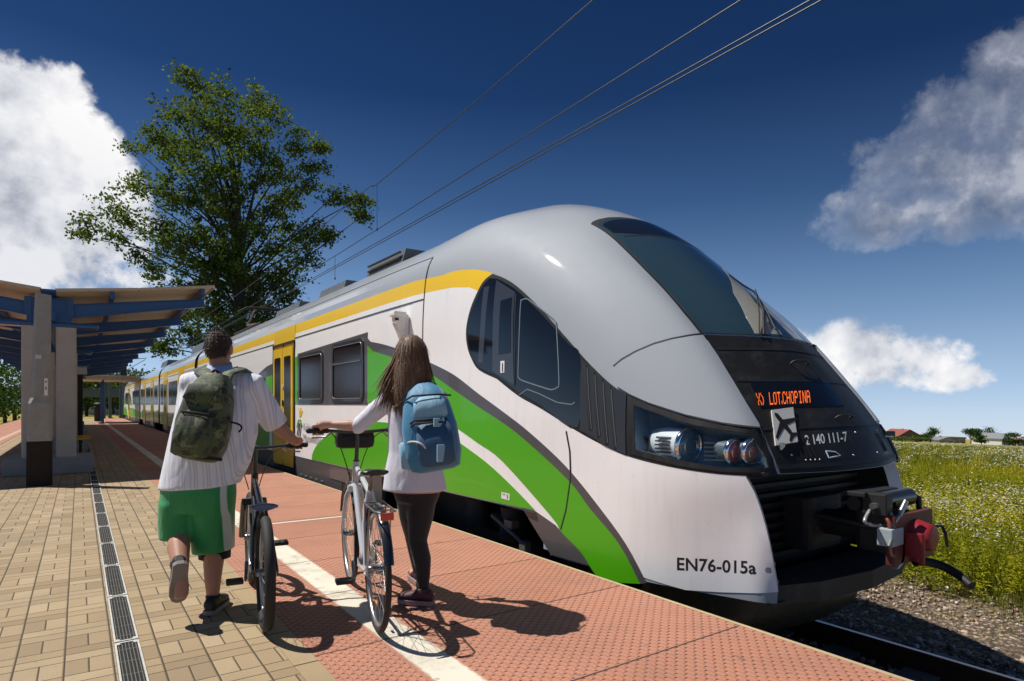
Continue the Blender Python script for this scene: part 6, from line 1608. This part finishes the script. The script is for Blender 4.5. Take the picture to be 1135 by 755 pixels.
# shirt with fine stripes
def shirt_mat():
    m = fabric('striped_shirt_cotton', (.74,.74,.78), .05, .85, .32, 9); t = NT(m.node_tree); b = m.node_tree.nodes['Principled BSDF']
    p = t.pos(); wv = t.noise(p, 3, 2, .5); u = t.m('ADD', t.vm('DOT_PRODUCT', p, tuple(RV), 1), t.m('MULTIPLY', wv, .06)); u = t.m('ADD', u, t.m('MULTIPLY', t.sep(p)[2], .10))
    f1 = t.m('FRACT', t.m('MULTIPLY', u, 30)); f2 = t.m('FRACT', t.m('MULTIPLY', u, 15)); s1 = t.m('MULTIPLY', t.ss(f1, .52, .60), t.m('SUBTRACT', 1, t.ss(f1, .80, .88))); s2 = t.m('MULTIPLY', t.ss(f2, .1, .13), t.m('SUBTRACT', 1, t.ss(f2, .19, .22)))
    c = t.mix(t.m('MULTIPLY', s1, .42), (.76,.77,.82), (.36,.44,.64)); c = t.mix(t.m('MULTIPLY', s2, .45), c, (.34,.26,.30)); t.put(b.inputs['Base Color'], c); return m
sh_ = MB()
sh_.loft([oval(mp(243.5,410,3.985),.080,.075,tz=.25), oval(mp(243,419,3.975),.165,.105,tilt=-.05), oval(mp(242,431,3.96),.232,.130), oval(mp(239,455,3.94),.242,.155), oval(mp(232,485,3.92),.240,.170), oval(mp(225,512,3.90),.232,.168), oval(mp(219,540,3.89),.236,.172,tilt=.06)], 0)
sh_.tube([mp(258,424,3.97), shR+Vector((0,0,.005)), shR*.5+elR*.5, elR*.92+wrR*.08], [.085,.090,.085,.080], 0, 18); sh_.tube([mp(226,424,3.96), shL+Vector((0,0,.005)), shL*.5+elL*.5, elL*.92+wrL*.08], [.082,.084,.080,.078], 0, 18)
sh_.loft([oval(mp(279,452,3.97),.03,.05), oval(mp(277,480,3.96),.042,.08), oval(mp(268,512,3.93),.042,.10), oval(mp(258,536,3.92),.028,.10)], 0)   # loose front edge blowing out
solid('shirt', sh_, shirt_mat(), man, .011, 5)
cl = MB(); cl.loft([oval(mp(243.5,412,3.985),.082,.078,tz=.2), oval(mp(243.5,403,3.99),.070,.070,tz=.28), oval(mp(243.5,404,3.99),.062,.062,tz=.28)], 0, True, False); wp(cl, 'collar', [mat('collar_pale_blue', (.42,.52,.68), .85)], man)
# shorts
def shorts_mat():
    m = fabric('green_sports_shorts', (.008,.26,.065), .25, .5, .6, 7); t = NT(m.node_tree); b = m.node_tree.nodes['Principled BSDF']; p = t.pos()
    lat = t.vm('DOT_PRODUCT', t.vm('SUBTRACT', p, tuple(mp(256,575,3.92))), tuple(RV), 1); f = t.m('MULTIPLY', t.ss(lat, -.012, -.007), t.m('SUBTRACT', 1, t.ss(lat, .015, .020)))
    lt = t.vm('DOT_PRODUCT', t.vm('SUBTRACT', p, tuple(mp(179,575,3.9))), tuple(RV), 1); 
    src = b.inputs['Base Color'].links[0].from_socket; t.put(b.inputs['Base Color'], t.mix(t.m('MULTIPLY', f, .85), src, (.62,.66,.62))); return m
so2 = MB()
so2.loft([oval(mp(221,528,3.89),.222,.150), oval(mp(220,548,3.89),.230,.160), oval(mp(219,566,3.89),.226,.155)], 0)
so2.loft([oval(mp(199,556,3.88),.115,.135), oval(mp(198.5,580,3.87),.117,.125), oval(mp(199,597,3.86),.114,.118)], 0); so2.loft([oval(mp(236,556,3.90),.128,.14), oval(mp(236,585,3.91),.128,.13), oval(mp(236.5,611,3.92),.126,.122,tilt=.1)], 0)
solid('shorts', so2, shorts_mat(), man, .010, 14)
lin = MB(); lin.loft([oval(mp(238,596,3.925),.098,.095), oval(mp(238,618,3.93),.094,.092)], 0); wp(lin, 'shorts_liner', [mat('liner_black', (.015,.014,.02), .8)], man)
# shoes
def shoe(c, fwd, up, nm, upper, sole, L=.275, W=.095):
    f = Vector(fwd).normalized(); u = Vector(up); u = (u-f*u.dot(f)).normalized(); s = f.cross(u); c = Vector(c)       # c under the ankle, on the sole plane
    q = MB(); rings = []
    for y, w, h in ((-.075,.020,.055),(-.066,.034,.075),(-.03,.038,.085),(.03,.040,.078),(.09,.046,.060),(.15,.046,.046),(.185,.034,.036),(.198,.015,.026)):
        k = L/.275; rings.append([c+f*(y*k)+s*(w*math.cos(a))+u*(.022+h/2+h/2*math.sin(a)) for a in (2*math.pi*j/16 for j in range(16))])
    q.loft(rings, 0); qs_ = [(y, w) for y, w in ((-.082,.018),(-.07,.036),(0,.040),(.09,.050),(.15,.050),(.188,.036),(.204,.012))]
    out = [c+f*y*k+s*w for y, w in qs_]+[c+f*y*k-s*w for y, w in qs_[::-1]]
    n = len(out); q.add([p+u*.001 for p in out]+[p+u*.028 for p in out], [tuple(range(n))[::-1], tuple(range(n,2*n))]+[(i,(i+1)%n,n+(i+1)%n,n+i) for i in range(n)], 1)
    q.lathe([(.041,.07),(.044,.10),(.040,.105),(.036,.10)], 0, 14, Matrix((s, f, u)).transposed().to_4x4() if False else Matrix.Translation(c) @ Matrix((s, f, u)).transposed().to_4x4(), caps=False)
    return q
M_SHO = mat('shoe_black', (.014,.013,.014), .6, var=.3); M_SOL = mat('sole_grey', (.22,.20,.19), .8, var=.3, dirt=.4)
wp(shoe((aR.x,aR.y-.01,.003), (.45,.85,0), (0,0,1), 'r', M_SHO, M_SOL), 'shoe', [M_SHO, M_SOL], man)
toe = mp(197,688,3.66); heel = mp(200,626,3.50); fl_ = (toe-heel).normalized(); upv = (Vector((0,1,0))*.8+Vector((0,0,.6)))
wp(shoe(heel+fl_*.075, fl_, upv, 'l', M_SHO, M_SOL), 'shoe', [M_SHO, M_SOL], man)
# his rucksack
def camo():
    m = fabric('camouflage_nylon', (.05,.07,.03), .2, .7, .5, 10); t = NT(m.node_tree); b = m.node_tree.nodes['Principled BSDF']; p = t.pos()
    n = t.noise(p, 9, 3, .55, dist=.8); n2 = t.noise(p, 14, 3, .55, dist=.6)
    c = t.ramp(n, [(0,(.012,.016,.008)),(.44,(.016,.022,.010)),(.46,(.055,.085,.028)),(.58,(.06,.09,.03)),(.60,(.035,.030,.018)),(1,(.03,.026,.016))]); c = t.mix(t.ss(n2, .60, .63), c, (.15,.16,.08)); t.put(b.inputs['Base Color'], c); return m
M_CAMO = camo(); M_WEB = mat('webbing_black', (.012,.012,.012), .8)
def slab(c, r, u, f, prof, n=28, p=3.2):
    """soft box: superellipse rings stacked along u; prof = (height, half width, half depth, offset towards f)"""
    rings = []
    for h, a, b_, o in prof:
        rings.append([Vector(c)+u*h+f*o+r*(a*math.copysign(abs(math.cos(q))**(2/p), math.cos(q)))+f*(b_*math.copysign(abs(math.sin(q))**(2/p), math.sin(q))) for q in (2*math.pi*j/n for j in range(n))])
    return rings
rs = thing('rucksack', 'camouflage green and black rucksack worn on the back of the man', 'backpack', tuple(mp(227,510,3.66)))
bu = (mp(239,420,3.70)-mp(222,505,3.66)).normalized(); br_ = (RVv-bu*RVv.dot(bu)).normalized(); bf = bu.cross(br_).normalized(); bf = bf if bf.dot(FVv) > 0 else -bf
cb2 = mp(229,460,3.72)
q = MB(); q.loft(slab(cb2, br_, bu, bf, [(-.275,.085,.05,.02),(-.255,.12,.085,.0),(-.18,.146,.108,-.01),(-.05,.150,.108,-.01),(.10,.132,.10,.0),(.20,.10,.08,.02),(.255,.055,.05,.04)]), 0); wp(q, 'main_bag', [M_CAMO], rs)
q = MB(); q.loft(slab(cb2+bu*-.11-bf*.115, br_, bu, bf, [(-.145,.06,.03,.02),(-.13,.10,.05,.0),(-.02,.108,.055,.0),(.09,.098,.045,.01),(.125,.06,.025,.02)]), 0); wp(q, 'front_pocket', [M_CAMO], rs)
q = MB(); q.loft(slab(cb2+bu*.12-bf*.095, br_, bu, bf, [(-.06,.08,.03,.02),(-.04,.108,.035,.0),(.04,.096,.03,.015),(.07,.06,.02,.03)]), 0); wp(q, 'lid_pocket', [M_CAMO], rs)
q = MB()
for dz in (-.245, .0): q.box((0,0,0),(.006,.006,.006),0) if False else q.tube([cb2+bu*dz-br_*.152-bf*.02, cb2+bu*dz-bf*(.13 if dz < 0 else .145)-br_*.07, cb2+bu*dz-bf*(.13 if dz < 0 else .145)+br_*.07, cb2+bu*dz+br_*.152-bf*.02], .010, 0, 6, flat=.3)
q.tube(bez(cb2+bu*.22+br_*.03, cb2+bu*.33, cb2+bu*.22-br_*.03, 8), .008, 0, 6); q.tube(bez(cb2+bu*-.02+br_*.15, cb2+br_*.25+bu*-.02, cb2+br_*.21-bu*.07, 8), .006, 0, 6); wp(q, 'strap', [M_WEB], rs)
for sgn, top in ((1, mp(268,424,3.93)), (-1, mp(221,424,3.92))):
    q = MB(); q.tube([cb2+bu*.19+br_*.05*sgn+bf*.03, (cb2+bu*.23+top)/2+Vector((0,0,.04)), top+Vector((0,0,.085)), top+FVv*.12+Vector((0,0,.06)), top+FVv*.20-Vector((0,0,.10))], [.036,.040,.040,.040,.034], 0, 10, flat=.32, up=tuple(RVv)); wp(q, 'shoulder_strap', [M_CAMO], rs)

# ---- the woman
wom = thing('person', 'person with long brown hair and black leggings seen from behind, pushing a pale bicycle', 'person', (1.81,3.65,.004))
WBk = Matrix.Translation(WOM_BIKE.location) @ Matrix.Rotation(WOM_BIKE.rotation_euler.z, 4, 'Z')
g_r = WBk @ Vector((.255,1.06-.33-.055,1.085+.014)); g_l = WBk @ Vector((-.255,1.06-.33-.055,1.085+.014)); gax2 = (g_r-g_l).normalized(); hd2 = WBk.to_3x3() @ Vector((0,1,0))
sk = MB(); hc2 = mp(456,394,3.96); Mh2 = head(sk, hc2, FVv+RVv*-.15)
sk.tube([mp(459,436,3.95), mp(457,418,3.96), hc2+Vector((0,0,-.03))], [.06,.048,.050], 0, 14)
sk.loft([oval(mp(459,440,3.95),.155,.08), oval(mp(459,465,3.95),.145,.10), oval(mp(459,500,3.95),.13,.095), oval(mp(461,530,3.95),.165,.115), oval(mp(462,545,3.95),.165,.115)], 0)
sL, eL = mp(434,441,3.95), mp(397,472,4.02); wL = g_l+(eL-g_l).normalized()*.085+Vector((0,0,.03)); sR, eR = mp(487,443,3.96), mp(484,490,4.14); wR = g_r+Vector((.03,-.07,.03))
sk.tube([mp(446,437,3.95), sL, (sL+eL)/2, eL], [.046,.048,.041,.034], 0, 14); sk.tube([eL, eL*.65+wL*.35, wL], [.035,.036,.023], 0, 14); hand(sk, wL, g_l, gax2, -hd2+Vector((0,0,.3)), .92, -1)
sk.tube([mp(474,438,3.95), sR, (sR+eR)/2, eR], [.046,.048,.041,.034], 0, 14); sk.tube([eR, eR*.65+wR*.35, wR], [.035,.036,.023], 0, 14); hand(sk, wR, g_r, gax2, -hd2+Vector((0,0,.3)), .92, 1)
k1, a1 = mp(463,600,3.97), mp(468,655,3.965); k2, a2 = mp(458,592,4.22), mp(464,634,4.42)
sk.tube([a1+Vector((0,0,.05)), a1, Vector((a1.x-.03,a1.y+.10,.045))], [.034,.033,.030], 0, 12); sk.tube([a2+Vector((0,0,.05)), a2, Vector((a2.x,a2.y+.10,a2.z-.03))], [.034,.033,.030], 0, 12)
wbody = solid('body', sk, M_SKIN2, wom, .0062, 3); eyes(wbody, Mh2)
lg = MB(); lg.loft([oval(mp(461,524,3.95),.165,.118), oval(mp(462,543,3.95),.155,.115), oval(mp(462,556,3.96),.13,.10)], 0)
lg.tube([mp(468,545,3.95), mp(466,572,3.96), k1, mp(468,620,3.965), mp(469,638,3.965), a1+Vector((0,0,-.005))], [.098,.084,.060,.058,.046,.039], 0, 18); lg.tube([mp(455,545,3.97), mp(456,570,4.08), k2, mp(461,610,4.31), a2], [.096,.084,.060,.056,.038], 0, 18)
solid('leggings', lg, fabric('black_leggings', (.010,.009,.011), .2, .75, .25, 8), wom, .010, 10)
ws_ = MB(); ws_.loft([oval(mp(458.5,430,3.955),.062,.058,tz=.2), oval(mp(459,437,3.95),.130,.085), oval(mp(459,450,3.95),.165,.108), oval(mp(458,475,3.95),.160,.118), oval(mp(458,500,3.95),.158,.122), oval(mp(459,522,3.95),.185,.14), oval(mp(460,543,3.95),.205,.15)], 0)
ws_.tube([mp(447,438,3.95), sL, (sL+eL)/2, eL, eL*.86+wL*.14], [.064,.066,.060,.055,.054], 0, 16); ws_.tube([mp(472,438,3.95), sR, (sR+eR)/2, eR, eR*.86+wR*.14], [.064,.066,.060,.055,.054], 0, 16)
solid('shirt', ws_, fabric('pale_lilac_shirt', (.68,.67,.76), .06, .85, .5, 9), wom, .010, 4)
M_SH2 = mat('plimsoll_dark_red', (.06,.015,.025), .6, var=.3); M_SL2 = mat('plimsoll_sole', (.30,.22,.22), .7)
wp(shoe((a1.x,a1.y-.015,.010), (-.55,.70,0), (0,0,1), 'a', M_SH2, M_SL2, .24), 'shoe', [M_SH2, M_SL2], wom); wp(shoe((a2.x,a2.y,.010), (.2,.95,0), (0,0,1), 'b', M_SH2, M_SL2, .24), 'shoe', [M_SH2, M_SL2], wom)
M_HAIRW = mat('hair_long_brown', (.13,.062,.028), .45, var=.5, vscale=70, bump=.6, bscale=160, sheen=.2)
hw = MB(); hw.ball((0,-.014,.028), (.092,.104,.102), 0, 24, 14, Mh2)
hw.loft([oval(mp(457,386,3.93),.088,.085), oval(mp(456,402,3.91),.105,.085), oval(mp(455,418,3.89),.115,.075), oval(mp(454,432,3.87),.115,.060), oval(mp(453,444,3.86),.09,.04)], 0)
hw = [hw]
hx = solid('hair', hw[0], M_HAIRW, wom, .010, 3)
st_ = MB()
for i in range(520):
    u = random.uniform(-1, 1); a0 = mp(456+u*17, 386+random.uniform(-4,10), 3.90-.03*(1-u*u)); ln = random.uniform(36, 66); sw = random.uniform(-14, 4)+u*10
    b0 = mp(455.5+u*21+sw*.25, 400+ln*.25, 3.87); c0 = mp(454+u*20+sw, 392+ln, 3.850+random.uniform(-.03,.02))
    st_.tube(bez(a0, b0, c0, 6), [.003,.0045,.0045,.004,.003,.002,.001], random.choice((0,0,1)), 4)
M_HAIRL2 = mat('hair_lighter_strands', (.22,.115,.055), .45); wp(st_, 'hair_strands', [M_HAIRW, M_HAIRL2], hx)
ribbons(hx, 4200, .11, .0042, .004, [M_HAIRW, M_HAIRL2], hx, jit=.22); 
# her rucksack
rs2 = thing('rucksack', 'blue rucksack with paler panels and a side pocket worn by the woman', 'backpack', tuple(mp(476,520,3.74)))
bu = (mp(470,425,3.80)-mp(483,510,3.74)).normalized(); br_ = (RVv-bu*RVv.dot(bu)).normalized(); bf = bu.cross(br_).normalized(); bf = bf if bf.dot(FVv) > 0 else -bf
c2 = mp(476,470,3.78)
M_BLU = fabric('blue_nylon', (.04,.21,.38), .2, .6, .5, 9); M_BLD = fabric('dark_blue_nylon', (.018,.085,.18), .2, .6, .4, 9); M_BLP = fabric('pale_blue_nylon', (.22,.42,.56), .15, .6, .4, 9)
q = MB(); q.loft(slab(c2, br_, bu, bf, [(-.285,.10,.06,.03),(-.27,.145,.10,.0),(-.18,.168,.115,-.01),(-.02,.165,.115,-.01),(.12,.14,.105,.0),(.21,.10,.085,.02),(.255,.05,.05,.04)]), 0); wp(q, 'main_bag', [M_BLU], rs2)
q = MB(); q.loft(slab(c2+bu*-.13-bf*.125+br_*.035, br_, bu, bf, [(-.14,.07,.03,.02),(-.12,.105,.05,.0),(.0,.112,.055,.0),(.11,.10,.045,.01),(.14,.06,.02,.03)]), 0); wp(q, 'front_pocket', [M_BLD], rs2)
q = MB(); q.loft(slab(c2+bu*.08-bf*.12+br_*.03, br_, bu, bf, [(-.07,.075,.02,.02),(-.05,.10,.03,.0),(.04,.095,.03,.012),(.075,.06,.02,.035)]), 0); wp(q, 'upper_pocket', [M_BLP], rs2)
q = MB(); q.loft(slab(c2+bu*-.15+br_*-.165, br_, bu, bf, [(-.10,.02,.05,.0),(-.09,.035,.07,.0),(.05,.035,.07,.0),(.06,.02,.06,.0)]), 0); wp(q, 'side_pocket', [M_BLP], rs2)
for dm, of in (((.05,.012,.10), bu*-.20-bf*.182+br_*.06), ((.07,.012,.05), bu*-.02-bf*.165+br_*.075)): q = MB(); q.box((0,0,0),dm,0,Matrix.Translation(c2+of),bev=.005); wp(q, 'patch', [M_BLP], rs2)
q = MB()
for dz, dep in ((.0,.165),(.15,.13),(-.02,.17)): q.tube([c2+bu*dz-br_*.15-bf*.03, c2+bu*(dz+.015)-bf*dep-br_*.06, c2+bu*dz-bf*dep+br_*.09, c2+bu*dz+br_*.155-bf*.02], .006, 0, 6)
q.tube(bez(c2+bu*.21+br_*.03, c2+bu*.31, c2+bu*.21-br_*.03, 8), .008, 0, 6); q.tube(bez(c2-bu*.10-br_*.13-bf*.10, c2-bu*.10-br_*.05-bf*.21, c2-bu*.16-br_*.02-bf*.17, 8), .006, 1, 6); wp(q, 'strap', [M_WEB, M_SGN], rs2)
for sgn, top in ((1, mp(478,437,3.93)), (-1, mp(443,436,3.92))):
    q = MB(); q.tube([c2+bu*.17+br_*.05*sgn+bf*.03, (c2+bu*.20+top)/2+Vector((0,0,.03)), top+Vector((0,0,.062)), top+FVv*.09+Vector((0,0,.045)), top+FVv*.15-Vector((0,0,.08))], [.028,.032,.032,.032,.028], 0, 10, flat=.32, up=tuple(RVv)); wp(q, 'shoulder_strap', [M_BLD], rs2)
